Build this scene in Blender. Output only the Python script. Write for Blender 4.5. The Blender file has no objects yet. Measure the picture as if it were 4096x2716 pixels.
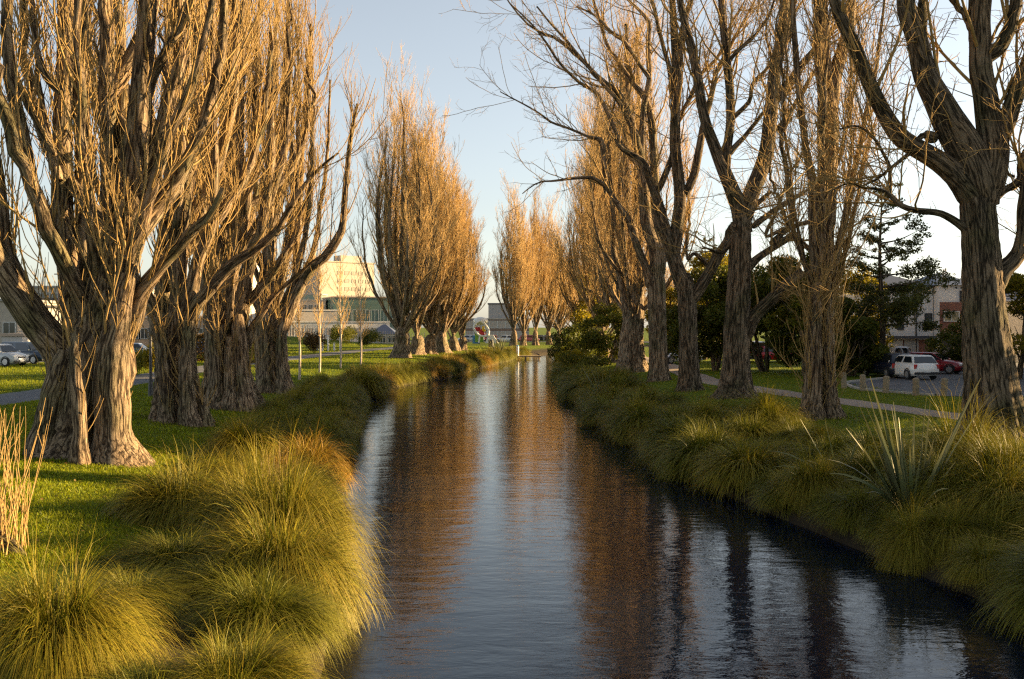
import bpy, bmesh, math, random
import numpy as np
from mathutils import Vector, Matrix

scene = bpy.context.scene
COL = scene.collection
RAD = math.radians

# ------------------------------------------------------------------ camera, sky, sun, exposure
F = 4096 * 35 / 36.0          # focal length in photo pixels
CX, YH = 2048.0, 1308.0       # picture centre, horizon line
H = 4.5                       # eye height over the water

cam_d = bpy.data.cameras.new('camera')
cam = bpy.data.objects.new('camera', cam_d)
COL.objects.link(cam)
cam.location = (0, 0, H)
cam.rotation_euler = (RAD(90), 0, 0)
cam_d.lens = 35
cam_d.sensor_width = 36
cam_d.shift_y = -(1358 - YH) / 4096.0
cam_d.clip_start = 0.1
cam_d.clip_end = 6000
scene.camera = cam

SUN_BEARING = 74.0            # clockwise from the view direction
SUN_ELEV = 13.0
world = bpy.data.worlds.new('World')
scene.world = world
world.use_nodes = True
wn = world.node_tree.nodes
wl = world.node_tree.links
bg = wn['Background']
sky = wn.new('ShaderNodeTexSky')
sky.sky_type = 'NISHITA'
sky.sun_disc = False
sky.sun_elevation = RAD(SUN_ELEV)
sky.sun_rotation = RAD(SUN_BEARING)
sky.altitude = 0
sky.air_density = 1.0
sky.dust_density = 0.9
sky.ozone_density = 1.2
hs = wn.new('ShaderNodeHueSaturation')          # a thinner, milkier winter sky
hs.inputs['Saturation'].default_value = 0.50
wl.new(sky.outputs[0], hs.inputs['Color'])
wl.new(hs.outputs[0], bg.inputs[0])
bg.inputs[1].default_value = 0.05

sun_d = bpy.data.lights.new('sun', 'SUN')
sun_d.energy = 5.0
sun_d.angle = RAD(0.6)
sun_d.color = (1.0, 0.69, 0.33)
sun = bpy.data.objects.new('sun', sun_d)
COL.objects.link(sun)
sb, se = RAD(SUN_BEARING), RAD(SUN_ELEV)
sdir = Vector((math.sin(sb) * math.cos(se), math.cos(sb) * math.cos(se), math.sin(se)))
sun.rotation_euler = (-sdir).to_track_quat('-Z', 'Y').to_euler()
sun.location = (60, 20, 40)

scene.view_settings.view_transform = 'Standard'
scene.view_settings.look = 'None'
scene.view_settings.gamma = 1
scene.view_settings.use_curve_mapping = False
scene.view_settings.exposure = 2.25
try:
    scene.cycles.use_denoising = False      # keep every blade and twig crisp
    scene.cycles.max_bounces = 6
    scene.cycles.diffuse_bounces = 2
    scene.cycles.glossy_bounces = 3
    scene.cycles.transmission_bounces = 3
    scene.cycles.transparent_max_bounces = 4
    scene.cycles.pixel_filter_type = 'BLACKMAN_HARRIS'
    scene.cycles.filter_width = 1.3
    scene.cycles.sample_clamp_indirect = 3.0
except Exception:
    pass

# ------------------------------------------------------------------ picture -> world helpers
SETS = {'A': (0, 0, 1.568), 'B': (2000, 0, 1.5683), 'C': (3000, 0, 1.5684), 'D': (0, 900, 1.568),
        'E': (2200, 900, 1.7425), 'F': (3000, 900, 1.742), 'G': (1100, 900, 1.96), 'U': (0, 0, 0.57739)}

def px(s, x, y):
    ox, oy, k = SETS[s]
    return ox + x / k, oy + y / k

def wpt(s, x, y, D):
    u, v = px(s, x, y)
    return np.array([(u - CX) / F * D, D, H - (v - YH) / F * D])

def wr(s, r, D):
    return r / SETS[s][2] / F * D

def gpt(s, x, y, z):
    u, v = px(s, x, y)
    D = F * (H - z) / (v - YH)
    return np.array([(u - CX) / F * D, D, z])

# ------------------------------------------------------------------ object helpers
def link(name, data, parent=None):
    o = bpy.data.objects.new(name, data)
    COL.objects.link(o)
    if parent is not None:
        o.parent = parent
    return o

def tag(o, label=None, cat=None, group=None, kind=None):
    if label: o['label'] = label
    if cat: o['category'] = cat
    if group: o['group'] = group
    if kind: o['kind'] = kind
    return o

def thing(name, label, cat, loc=(0, 0, 0), rz=0.0, group=None, scale=None):
    o = link(name, None)
    o.location = loc
    o.rotation_euler = (0, 0, rz)
    if scale is not None:
        o.scale = (scale,) * 3 if np.isscalar(scale) else scale
    o.empty_display_size = 0.3
    return tag(o, label, cat, group)

def copy_tree(o, loc, rz=0.0, scale=1.0, label=None, group=None, parent=None):
    c = o.copy()
    COL.objects.link(c)
    if parent is not None:
        c.parent = parent
    else:
        c.location = loc
        c.rotation_euler = (0, 0, rz)
        c.scale = (scale,) * 3 if np.isscalar(scale) else scale
        if label: c['label'] = label
        if group: c['group'] = group
    for ch in list(o.children):
        copy_tree(ch, None, parent=c)
    return c

def npmesh(name, chunks, mats, smooth=True):
    """chunks: list of (V (n,3), F (m,3|4), attrs {name: (n,) or (n,3)}, material index)"""
    me = bpy.data.meshes.new(name)
    vs, ls, starts, totals, mi = [], [], [], [], []
    names = set()
    for c in chunks:
        names |= set(c[2].keys())
    at = {k: [] for k in names}
    off, lo = 0, 0
    for V, Fc, A, m in chunks:
        n = len(V); k = Fc.shape[1]; nf = len(Fc)
        vs.append(V)
        ls.append((Fc + off).ravel())
        starts.append(lo + np.arange(nf) * k)
        totals.append(np.full(nf, k))
        mi.append(np.full(nf, m))
        for q in names:
            at[q].append(A[q] if q in A else np.zeros((n, 3)))
        off += n; lo += nf * k
    V = np.concatenate(vs).astype(np.float32)
    L = np.concatenate(ls).astype(np.int32)
    me.vertices.add(len(V)); me.vertices.foreach_set('co', V.ravel())
    me.loops.add(len(L)); me.loops.foreach_set('vertex_index', L)
    S = np.concatenate(starts).astype(np.int32); T = np.concatenate(totals).astype(np.int32)
    me.polygons.add(len(S))
    me.polygons.foreach_set('loop_start', S)
    me.polygons.foreach_set('loop_total', T)
    me.polygons.foreach_set('material_index', np.concatenate(mi).astype(np.int32))
    me.polygons.foreach_set('use_smooth', np.full(len(S), bool(smooth)))
    for q in names:
        a = me.attributes.new(q, 'FLOAT_VECTOR', 'POINT')
        a.data.foreach_set('vector', np.concatenate(at[q]).astype(np.float32).ravel())
    for m in (mats if isinstance(mats, (list, tuple)) else [mats]):
        me.materials.append(m)
    me.update()
    me.validate()
    return me

def bm_obj(name, bm, mat, parent=None, smooth=False):
    me = bpy.data.meshes.new(name)
    bm.normal_update()
    bm.to_mesh(me); bm.free()
    for m in (mat if isinstance(mat, (list, tuple)) else [mat]):
        me.materials.append(m)
    if smooth:
        me.polygons.foreach_set('use_smooth', np.ones(len(me.polygons), bool))
    return link(name, me, parent)

def add_box(bm, c, s, rz=0.0, bevel=0.0, mi=0):
    r = bmesh.ops.create_cube(bm, size=1.0)
    vs = r['verts']
    M = Matrix.Translation(Vector(c)) @ Matrix.Rotation(rz, 4, 'Z') @ Matrix.Diagonal((s[0], s[1], s[2], 1))
    bmesh.ops.transform(bm, matrix=M, verts=vs)
    fs = set(f for v in vs for f in v.link_faces)
    for f in fs: f.material_index = mi
    if bevel > 0:
        es = list(set(e for v in vs for e in v.link_edges))
        bmesh.ops.bevel(bm, geom=es, offset=bevel, segments=2, affect='EDGES', profile=0.6)
    return vs

def box_obj(name, c, s, mat, parent=None, rz=0.0, bevel=0.0):
    bm = bmesh.new()
    add_box(bm, c, s, rz, bevel)
    return bm_obj(name, bm, mat, parent)

def add_cyl(bm, c, r, h, seg=16, r2=None, axis='Z'):
    q = bmesh.ops.create_cone(bm, cap_ends=True, segments=seg, radius1=r, radius2=r if r2 is None else r2, depth=h)
    M = Matrix.Identity(4)
    if axis == 'Y': M = Matrix.Rotation(RAD(90), 4, 'X')
    if axis == 'X': M = Matrix.Rotation(RAD(90), 4, 'Y')
    bmesh.ops.transform(bm, matrix=Matrix.Translation(Vector(c)) @ M, verts=q['verts'])
    return q['verts']

# ------------------------------------------------------------------ materials
def new_mat(name):
    m = bpy.data.materials.new(name)
    m.use_nodes = True
    nt = m.node_tree
    b = nt.nodes['Principled BSDF']
    return m, nt, b

def N(nt, t, **kw):
    n = nt.nodes.new(t)
    for k, v in kw.items():
        setattr(n, k, v)
    return n

def ramp(nt, stops):
    r = N(nt, 'ShaderNodeValToRGB')
    el = r.color_ramp.elements
    while len(el) < len(stops): el.new(0.5)
    for e, (p, c) in zip(el, stops):
        e.position = p; e.color = (*c, 1) if len(c) == 3 else c
    return r

def simple(name, col, rough=0.6, metal=0.0, var=0.12, scale=6.0, spec=0.4, bump=0.0):
    """a plain colour with fine procedural variation"""
    m, nt, b = new_mat(name)
    tc = N(nt, 'ShaderNodeTexCoord')
    nz = N(nt, 'ShaderNodeTexNoise'); nz.inputs['Scale'].default_value = scale; nz.inputs['Detail'].default_value = 5
    nt.links.new(tc.outputs['Object'], nz.inputs['Vector'])
    lo = tuple(max(0, c * (1 - var)) for c in col); hi = tuple(min(1, c * (1 + var)) for c in col)
    r = ramp(nt, [(0.3, lo), (0.7, hi)])
    nt.links.new(nz.outputs['Fac'], r.inputs[0])
    nt.links.new(r.outputs[0], b.inputs['Base Color'])
    b.inputs['Roughness'].default_value = rough
    b.inputs['Metallic'].default_value = metal
    b.inputs['Specular IOR Level'].default_value = spec
    if bump:
        bp = N(nt, 'ShaderNodeBump'); bp.inputs['Strength'].default_value = bump; bp.inputs['Distance'].default_value = 0.02
        nt.links.new(nz.outputs['Fac'], bp.inputs['Height'])
        nt.links.new(bp.outputs[0], b.inputs['Normal'])
    return m

def bark_mat(name, dark, mid, light, fine=1.0, bump=1.0):
    m, nt, b = new_mat(name)
    at = N(nt, 'ShaderNodeAttribute', attribute_name='bc')
    mp = N(nt, 'ShaderNodeMapping'); mp.inputs['Scale'].default_value = (20 * fine, 20 * fine, 2.6 * fine)
    nt.links.new(at.outputs['Vector'], mp.inputs[0])
    n1 = N(nt, 'ShaderNodeTexNoise'); n1.inputs['Scale'].default_value = 1.0; n1.inputs['Detail'].default_value = 9; n1.inputs['Roughness'].default_value = 0.72
    n1.inputs['Distortion'].default_value = 0.35
    nt.links.new(mp.outputs[0], n1.inputs['Vector'])
    mp2 = N(nt, 'ShaderNodeMapping'); mp2.inputs['Scale'].default_value = (8 * fine, 8 * fine, 0.8 * fine)
    nt.links.new(at.outputs['Vector'], mp2.inputs[0])
    n3 = N(nt, 'ShaderNodeTexNoise'); n3.inputs['Scale'].default_value = 1.0; n3.inputs['Detail'].default_value = 5; n3.inputs['Distortion'].default_value = 0.5
    nt.links.new(mp2.outputs[0], n3.inputs['Vector'])
    # furrows: thin valleys where the coarse noise crosses its middle
    fu = N(nt, 'ShaderNodeMath', operation='SUBTRACT'); fu.inputs[1].default_value = 0.5; nt.links.new(n3.outputs['Fac'], fu.inputs[0])
    fa = N(nt, 'ShaderNodeMath', operation='ABSOLUTE'); nt.links.new(fu.outputs[0], fa.inputs[0])
    mr = N(nt, 'ShaderNodeMapRange'); mr.inputs['From Max'].default_value = 0.09; nt.links.new(fa.outputs[0], mr.inputs['Value'])
    m2 = N(nt, 'ShaderNodeMapRange'); m2.inputs['To Min'].default_value = 0.45; nt.links.new(mr.outputs[0], m2.inputs['Value'])
    ad = N(nt, 'ShaderNodeMath', operation='MULTIPLY'); nt.links.new(m2.outputs[0], ad.inputs[0]); nt.links.new(n1.outputs['Fac'], ad.inputs[1])
    n2 = N(nt, 'ShaderNodeTexNoise'); n2.inputs['Scale'].default_value = 0.8; n2.inputs['Detail'].default_value = 6
    nt.links.new(at.outputs['Vector'], n2.inputs['Vector'])
    r = ramp(nt, [(0.24, dark), (0.43, mid), (0.66, light)])
    nt.links.new(ad.outputs[0], r.inputs[0])
    r2 = ramp(nt, [(0.33, (0.58, 0.64, 0.48)), (0.5, (0.95, 0.93, 0.9)), (0.68, (1.2, 1.08, 0.95))])
    nt.links.new(n2.outputs['Fac'], r2.inputs[0])
    mm = N(nt, 'ShaderNodeMix', data_type='RGBA', blend_type='MULTIPLY'); mm.inputs[0].default_value = 1.0
    nt.links.new(r.outputs[0], mm.inputs[6]); nt.links.new(r2.outputs[0], mm.inputs[7])
    nt.links.new(mm.outputs[2], b.inputs['Base Color'])
    b.inputs['Roughness'].default_value = 0.9
    b.inputs['Specular IOR Level'].default_value = 0.12
    bp = N(nt, 'ShaderNodeBump'); bp.inputs['Strength'].default_value = bump; bp.inputs['Distance'].default_value = 0.11
    nt.links.new(ad.outputs[0], bp.inputs['Height']); nt.links.new(bp.outputs[0], b.inputs['Normal'])
    return m

ALB = 0.55
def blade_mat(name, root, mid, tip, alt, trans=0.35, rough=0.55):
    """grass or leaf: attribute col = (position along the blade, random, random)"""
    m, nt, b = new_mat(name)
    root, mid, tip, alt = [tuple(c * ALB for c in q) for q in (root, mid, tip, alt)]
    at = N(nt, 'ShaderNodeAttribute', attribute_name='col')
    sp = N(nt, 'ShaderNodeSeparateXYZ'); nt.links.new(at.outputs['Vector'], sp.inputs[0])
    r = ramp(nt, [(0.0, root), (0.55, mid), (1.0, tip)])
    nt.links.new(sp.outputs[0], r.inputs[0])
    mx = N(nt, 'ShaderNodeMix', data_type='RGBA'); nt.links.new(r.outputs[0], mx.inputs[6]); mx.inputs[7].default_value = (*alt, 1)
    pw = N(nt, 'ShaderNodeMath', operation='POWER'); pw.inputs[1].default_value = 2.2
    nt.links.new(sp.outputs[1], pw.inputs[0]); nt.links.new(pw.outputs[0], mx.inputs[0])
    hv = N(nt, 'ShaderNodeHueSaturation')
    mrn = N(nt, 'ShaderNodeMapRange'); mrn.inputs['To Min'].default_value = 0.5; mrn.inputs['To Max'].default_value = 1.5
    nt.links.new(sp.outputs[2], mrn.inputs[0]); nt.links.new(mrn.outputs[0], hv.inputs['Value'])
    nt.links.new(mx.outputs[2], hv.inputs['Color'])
    nt.links.new(hv.outputs[0], b.inputs['Base Color'])
    b.inputs['Roughness'].default_value = rough
    b.inputs['Specular IOR Level'].default_value = 0.25
    if trans > 0:
        tr = N(nt, 'ShaderNodeBsdfTranslucent'); nt.links.new(hv.outputs[0], tr.inputs['Color'])
        ms = N(nt, 'ShaderNodeMixShader'); ms.inputs[0].default_value = trans
        out = nt.nodes['Material Output']
        nt.links.new(b.outputs[0], ms.inputs[1]); nt.links.new(tr.outputs[0], ms.inputs[2])
        nt.links.new(ms.outputs[0], out.inputs['Surface'])
    return m

BARK = bark_mat('poplar_bark', (0.032, 0.023, 0.017), (0.23, 0.175, 0.118), (0.46, 0.365, 0.255))
BARK_GREY = bark_mat('grey_bark', (0.018, 0.015, 0.011), (0.15, 0.118, 0.082), (0.31, 0.245, 0.175))
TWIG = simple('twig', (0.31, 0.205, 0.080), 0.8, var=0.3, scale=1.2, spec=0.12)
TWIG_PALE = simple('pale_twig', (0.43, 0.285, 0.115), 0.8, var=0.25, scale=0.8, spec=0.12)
SAPBARK = simple('birch_bark', (0.42, 0.34, 0.27), 0.8, var=0.3, scale=9)
TUSS = blade_mat('sedge', (0.006, 0.009, 0.001), (0.145, 0.18, 0.005), (0.50, 0.40, 0.030), (0.44, 0.32, 0.03), 0.22)  # near-black root colour in all three sedges stands in for shade low down
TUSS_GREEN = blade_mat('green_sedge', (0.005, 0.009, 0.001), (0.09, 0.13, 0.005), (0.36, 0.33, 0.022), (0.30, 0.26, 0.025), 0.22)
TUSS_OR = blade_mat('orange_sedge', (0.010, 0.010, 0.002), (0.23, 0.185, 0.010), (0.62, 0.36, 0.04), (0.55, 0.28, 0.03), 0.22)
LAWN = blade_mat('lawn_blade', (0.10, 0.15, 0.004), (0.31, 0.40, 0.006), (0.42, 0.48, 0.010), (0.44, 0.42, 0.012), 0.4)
FLAX = blade_mat('flax_leaf', (0.03, 0.05, 0.02), (0.16, 0.20, 0.08), (0.36, 0.33, 0.14), (0.26, 0.26, 0.12), 0.15, 0.45)
REED = blade_mat('dry_reed', (0.20, 0.14, 0.07), (0.38, 0.25, 0.10), (0.42, 0.28, 0.11), (0.35, 0.22, 0.12), 0.1)
LEAF_DARK = blade_mat('dark_leaf', (0.08, 0.11, 0.014), (0.12, 0.15, 0.016), (0.17, 0.19, 0.018), (0.28, 0.25, 0.02), 0.45)
LEAF_GOLD = blade_mat('golden_leaf', (0.22, 0.20, 0.010), (0.36, 0.31, 0.012), (0.50, 0.40, 0.016), (0.55, 0.36, 0.02), 0.55)
LEAF_MID = blade_mat('mid_leaf', (0.09, 0.11, 0.010), (0.16, 0.18, 0.012), (0.24, 0.24, 0.016), (0.32, 0.25, 0.02), 0.45)
LEAF_RUST = blade_mat('rust_leaf', (0.14, 0.07, 0.02), (0.24, 0.12, 0.03), (0.30, 0.17, 0.04), (0.22, 0.16, 0.03), 0.3)
NEEDLE = blade_mat('pine_needle', (0.06, 0.075, 0.014), (0.10, 0.12, 0.016), (0.16, 0.165, 0.02), (0.22, 0.19, 0.03), 0.3)
# ------------------------------------------------------------------ terrain: river channel, banks, lawns
_Y  = [-80, 0, 12.7, 16, 22.2, 33.9, 42, 57.5, 74, 90, 109, 129, 148, 172, 200, 235, 300]
_XL = [-1.5, -2.0, -2.2, -2.7, -4.0, -5.7, -6.4, -8.6, -8.9, -5.4, -3.4, -0.7, 1.6, 9, 24, 60, 200]
_YR = [-80, 0, 15.5, 20, 23.8, 30.9, 36.3, 44, 56, 71, 90, 109, 138, 160, 180, 205, 260]
_XR = [10, 9.2, 8.0, 6.9, 6.1, 5.1, 4.7, 4.1, 4.0, 4.4, 4.8, 5.3, 7.0, 13, 24, 60, 200]

def smoothed(ys, xs, y):
    y = np.asarray(y, float)
    return (np.interp(y - 4, ys, xs) + np.interp(y - 1.5, ys, xs) + np.interp(y + 1.5, ys, xs) + np.interp(y + 4, ys, xs)) / 4

def bank_l(y): return smoothed(_Y, _XL, y)
def bank_r(y): return smoothed(_YR, _XR, y)

def hnoise(x, y, s, a):
    return a * (np.sin(x * s + 1.3 * np.sin(y * s * 0.7 + 1.1)) * np.cos(y * s * 1.1 + 0.8 * np.sin(x * s * 0.9)))

def ground_z(x, y):
    x = np.asarray(x, float); y = np.asarray(y, float)
    dl = bank_l(y) - x
    dr = x - bank_r(y)
    zl = np.interp(dl, [-2.5, -0.5, 0.35, 2, 4.5, 7, 12, 20], [-1.0, -0.6, 0.32, 0.62, 0.92, 1.15, 1.28, 1.3])
    zr = np.interp(dr, [-2.5, -0.5, 0.35, 2, 4.5, 6.5, 9], [-1.0, -0.6, 0.32, 0.7, 1.05, 1.2, 1.25])
    z = np.where(dl > -2.5, zl, np.where(dr > -2.5, zr, -1.0))
    w = np.clip((dl - 1) / 3, 0, 1) * np.clip((20.5 - np.abs(x + 2)) / 4 + 0.0, 0, 1)
    z = z + hnoise(x, y, 0.55, 0.035) * w
    # low grassy mound beyond the far end of the left lawn
    z = z + 1.9 * np.exp(-(((x + 44) / 17) ** 2 + ((y - 168) / 13) ** 2))
    return z

def axis(dense0, dense1, step, outs0, outs1):
    return np.array(outs0 + list(np.arange(dense0, dense1 + 1e-6, step)) + outs1, float)

gx = axis(-32, 32, 0.5, [-4000, -1500, -600, -300, -180, -120, -90, -75, -66, -60, -55, -50, -46, -42, -39, -36, -34],
          [34, 36, 39, 42, 46, 50, 60, 80, 120, 180, 300, 600, 1500, 4000])
gy = axis(-12, 215, 1.0, [-600, -200, -80, -40, -20], [218, 222, 228, 236, 246, 260, 280, 310, 360, 450, 700, 1500, 5000])
GX, GY = np.meshgrid(gx, gy)
GZ = ground_z(GX, GY)
GV = np.stack([GX, GY, GZ], -1).reshape(-1, 3)
ny, nx = GX.shape
ii = np.arange((ny - 1) * nx).reshape(ny - 1, nx)[:, :-1].ravel()
GF = np.stack([ii, ii + 1, ii + nx + 1, ii + nx], 1)

def ground_mat():
    m, nt, b = new_mat('grass_ground')
    tc = N(nt, 'ShaderNodeTexCoord')
    n1 = N(nt, 'ShaderNodeTexNoise'); n1.inputs['Scale'].default_value = 0.35; n1.inputs['Detail'].default_value = 8; n1.inputs['Roughness'].default_value = 0.7
    n2 = N(nt, 'ShaderNodeTexNoise'); n2.inputs['Scale'].default_value = 14; n2.inputs['Detail'].default_value = 6; n2.inputs['Roughness'].default_value = 0.75
    for n in (n1, n2): nt.links.new(tc.outputs['Object'], n.inputs['Vector'])
    r1 = ramp(nt, [(0.3, (0.050, 0.078, 0.003)), (0.5, (0.080, 0.115, 0.004)), (0.72, (0.11, 0.125, 0.010))])
    nt.links.new(n1.outputs['Fac'], r1.inputs[0])
    r2 = ramp(nt, [(0.3, (0.55, 0.6, 0.5)), (0.7, (1.35, 1.3, 1.3))])
    nt.links.new(n2.outputs['Fac'], r2.inputs[0])
    mm = N(nt, 'ShaderNodeMix', data_type='RGBA', blend_type='MULTIPLY'); mm.inputs[0].default_value = 1
    nt.links.new(r1.outputs[0], mm.inputs[6]); nt.links.new(r2.outputs[0], mm.inputs[7])
    # bare mud by the water; up the bank this dark soil stands for shade
    sp = N(nt, 'ShaderNodeSeparateXYZ'); nt.links.new(tc.outputs['Object'], sp.inputs[0])
    mr = N(nt, 'ShaderNodeMapRange'); mr.inputs['From Min'].default_value = 0.62; mr.inputs['From Max'].default_value = 0.95
    nt.links.new(sp.outputs[2], mr.inputs[0])
    mx = N(nt, 'ShaderNodeMix', data_type='RGBA'); mx.inputs[6].default_value = (0.035, 0.028, 0.018, 1)
    nt.links.new(mr.outputs[0], mx.inputs[0]); nt.links.new(mm.outputs[2], mx.inputs[7])
    nt.links.new(mx.outputs[2], b.inputs['Base Color'])
    b.inputs['Roughness'].default_value = 0.95; b.inputs['Specular IOR Level'].default_value = 0.1
    bp = N(nt, 'ShaderNodeBump'); bp.inputs['Strength'].default_value = 0.9; bp.inputs['Distance'].default_value = 0.05
    nt.links.new(n2.outputs['Fac'], bp.inputs['Height']); nt.links.new(bp.outputs[0], b.inputs['Normal'])
    return m

tag(link('ground', npmesh('ground', [(GV, GF, {}, 0)], ground_mat())), kind='structure')

def water_mat():
    m, nt, b = new_mat('river_water')
    tc = N(nt, 'ShaderNodeTexCoord')
    def nz(sx, sy, d):
        mp = N(nt, 'ShaderNodeMapping'); mp.inputs['Scale'].default_value = (sx, sy, 1)
        n = N(nt, 'ShaderNodeTexNoise'); n.inputs['Scale'].default_value = 1; n.inputs['Detail'].default_value = d
        n.inputs['Roughness'].default_value = 0.55; n.inputs['Distortion'].default_value = 0.4
        nt.links.new(tc.outputs['Object'], mp.inputs[0]); nt.links.new(mp.outputs[0], n.inputs['Vector'])
        return n
    a = nz(1.6, 3.6, 4); c = nz(0.35, 0.6, 2); e = nz(7, 14, 2)
    s1 = N(nt, 'ShaderNodeMath', operation='MULTIPLY_ADD'); s1.inputs[1].default_value = 2.2
    nt.links.new(c.outputs['Fac'], s1.inputs[0]); nt.links.new(a.outputs['Fac'], s1.inputs[2])
    s2 = N(nt, 'ShaderNodeMath', operation='MULTIPLY_ADD'); s2.inputs[1].default_value = 0.16
    nt.links.new(e.outputs['Fac'], s2.inputs[0]); nt.links.new(s1.outputs[0], s2.inputs[2])
    bp = N(nt, 'ShaderNodeBump'); bp.inputs['Strength'].default_value = 0.26; bp.inputs['Distance'].default_value = 0.035
    nt.links.new(s2.outputs[0], bp.inputs['Height']); nt.links.new(bp.outputs[0], b.inputs['Normal'])
    b.inputs['Base Color'].default_value = (0.001, 0.005, 0.014, 1)
    b.inputs['Roughness'].default_value = 0.03
    b.inputs['IOR'].default_value = 1.33
    b.inputs['Specular IOR Level'].default_value = 0.5
    return m

# one flat sheet between the banks (its edges run under the earth)
wy = np.concatenate([np.arange(-60, 0, 6), np.arange(0, 262, 2.0)])
lx = bank_l(wy) - 1.2; rx = bank_r(wy) + 1.2
WV = []
for k in range(9):
    t = k / 8
    WV.append(np.stack([lx * (1 - t) + rx * t, wy, np.zeros_like(wy)], -1))
WV = np.stack(WV, 1).reshape(-1, 3)
nw = len(wy)
q = (np.arange(nw - 1)[:, None] * 9 + np.arange(8)[None, :]).ravel()
WF = np.stack([q, q + 1, q + 10, q + 9], 1)
tag(link('river_water', npmesh('river_water', [(WV, WF, {}, 0)], water_mat())), kind='structure')

# ------------------------------------------------------------------ paths and roads
def paving(name, c1, c2, scale):
    m, nt, b = new_mat(name)
    tc = N(nt, 'ShaderNodeTexCoord')
    n1 = N(nt, 'ShaderNodeTexNoise'); n1.inputs['Scale'].default_value = scale; n1.inputs['Detail'].default_value = 8
    n2 = N(nt, 'ShaderNodeTexNoise'); n2.inputs['Scale'].default_value = 0.5; n2.inputs['Detail'].default_value = 5
    for n in (n1, n2): nt.links.new(tc.outputs['Object'], n.inputs['Vector'])
    ad = N(nt, 'ShaderNodeMath', operation='ADD'); nt.links.new(n1.outputs['Fac'], ad.inputs[0]); nt.links.new(n2.outputs['Fac'], ad.inputs[1])
    r = ramp(nt, [(0.35, c1), (0.65, c2)])
    hf = N(nt, 'ShaderNodeMath', operation='MULTIPLY'); hf.inputs[1].default_value = 0.5
    nt.links.new(ad.outputs[0], hf.inputs[0]); nt.links.new(hf.outputs[0], r.inputs[0])
    nt.links.new(r.outputs[0], b.inputs['Base Color'])
    b.inputs['Roughness'].default_value = 0.9
    bp = N(nt, 'ShaderNodeBump'); bp.inputs['Strength'].default_value = 0.4; bp.inputs['Distance'].default_value = 0.02
    nt.links.new(n1.outputs['Fac'], bp.inputs['Height']); nt.links.new(bp.outputs[0], b.inputs['Normal'])
    return m

ASPHALT = paving('asphalt', (0.055, 0.057, 0.063), (0.10, 0.102, 0.11), 40)
GRAVEL = paving('gravel', (0.17, 0.13, 0.10), (0.27, 0.215, 0.165), 30)

def catmull(P, n):
    P = np.asarray(P, float)
    if len(P) == 2:
        t = np.linspace(0, 1, n)[:, None]
        return P[0] * (1 - t) + P[1] * t
    Q = np.vstack([2 * P[0] - P[1], P, 2 * P[-1] - P[-2]])
    seg = np.linalg.norm(np.diff(P[:, :min(3, P.shape[1])], axis=0), axis=1)
    cum = np.concatenate([[0], np.cumsum(seg)])
    s = np.linspace(0, cum[-1], n)
    i = np.clip(np.searchsorted(cum, s, side='right') - 1, 0, len(P) - 2)
    t = ((s - cum[i]) / np.maximum(seg[i], 1e-9))[:, None]
    p0, p1, p2, p3 = Q[i], Q[i + 1], Q[i + 2], Q[i + 3]
    return 0.5 * (2 * p1 + (p2 - p0) * t + (2 * p0 - 5 * p1 + 4 * p2 - p3) * t ** 2 + (3 * p1 - p0 - 3 * p2 + p3) * t ** 3)

def strip(name, pts, width, mat, lift=0.006, wob=0.12, nn=None):
    P = catmull(pts, nn or max(12, int(sum(np.hypot(*(np.array(a) - np.array(b))) for a, b in zip(pts, pts[1:])) / 0.7)))
    T = np.gradient(P, axis=0); T /= np.linalg.norm(T, axis=1)[:, None]
    Nn = np.stack([-T[:, 1], T[:, 0]], 1)
    rows = []
    w = width / 2 + wob * np.sin(np.arange(len(P)) * 0.9) * np.cos(np.arange(len(P)) * 0.37)
    K = 9
    for k in range(K):
        t = k / (K - 1) * 2 - 1
        Q = P + Nn * (w * t)[:, None]
        z = ground_z(Q[:, 0], Q[:, 1]) + lift + (0.02 * (1 - t * t))
        rows.append(np.column_stack([Q, z]))
    V = np.stack(rows, 1).reshape(-1, 3)
    a = (np.arange(len(P) - 1)[:, None] * K + np.arange(K - 1)[None, :]).ravel()
    Fq = np.stack([a + 1, a, a + K, a + K + 1], 1)
    return tag(link(name, npmesh(name, [(V, Fq, {}, 0)], mat)), kind='structure')

strip('footpath', [(-22.6, -10), (-22.6, 30), (-22.7, 60), (-24, 77), (-22.2, 108), (-20, 138), (-15, 165)], 3.6, ASPHALT, 0.012)
strip('gravel_path', [(21.5, 16), (18.6, 28), (16.2, 36), (13.9, 46), (12.7, 53), (12.0, 62), (12.6, 75), (13.4, 90), (13.8, 120), (14.5, 150)], 1.9, GRAVEL, 0.012)

# car park on the right, with a kerb
lot = [gpt('F', 690, 1100, 1.25)[:2], gpt('F', 1010, 1062, 1.25)[:2], gpt('F', 1180, 1020, 1.25)[:2], (27.5, 80), (27, 90), (80, 92), (80, 45.8),
       gpt('F', 1500, 1196, 1.25)[:2], gpt('F', 1300, 1192, 1.25)[:2], gpt('F', 950, 1166, 1.25)[:2], gpt('F', 760, 1145, 1.25)[:2], gpt('F', 700, 1125, 1.25)[:2]]
bm = bmesh.new()
f = bm.faces.new([bm.verts.new((p[0], p[1], 1.262)) for p in lot])
bm.normal_update()
if f.normal.z < 0: f.normal_flip()
tag(bm_obj('car_park', bm, ASPHALT), kind='structure')
CONC = simple('concrete', (0.36, 0.34, 0.31), 0.85, var=0.15, scale=12)
kp = catmull([p for p in lot[8:]] + [lot[0], lot[1], lot[2], lot[3]], 60)
bm = bmesh.new()
T = np.gradient(kp, axis=0); T /= np.linalg.norm(T, axis=1)[:, None]
Nn = np.stack([-T[:, 1], T[:, 0]], 1)
ring = []
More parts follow.
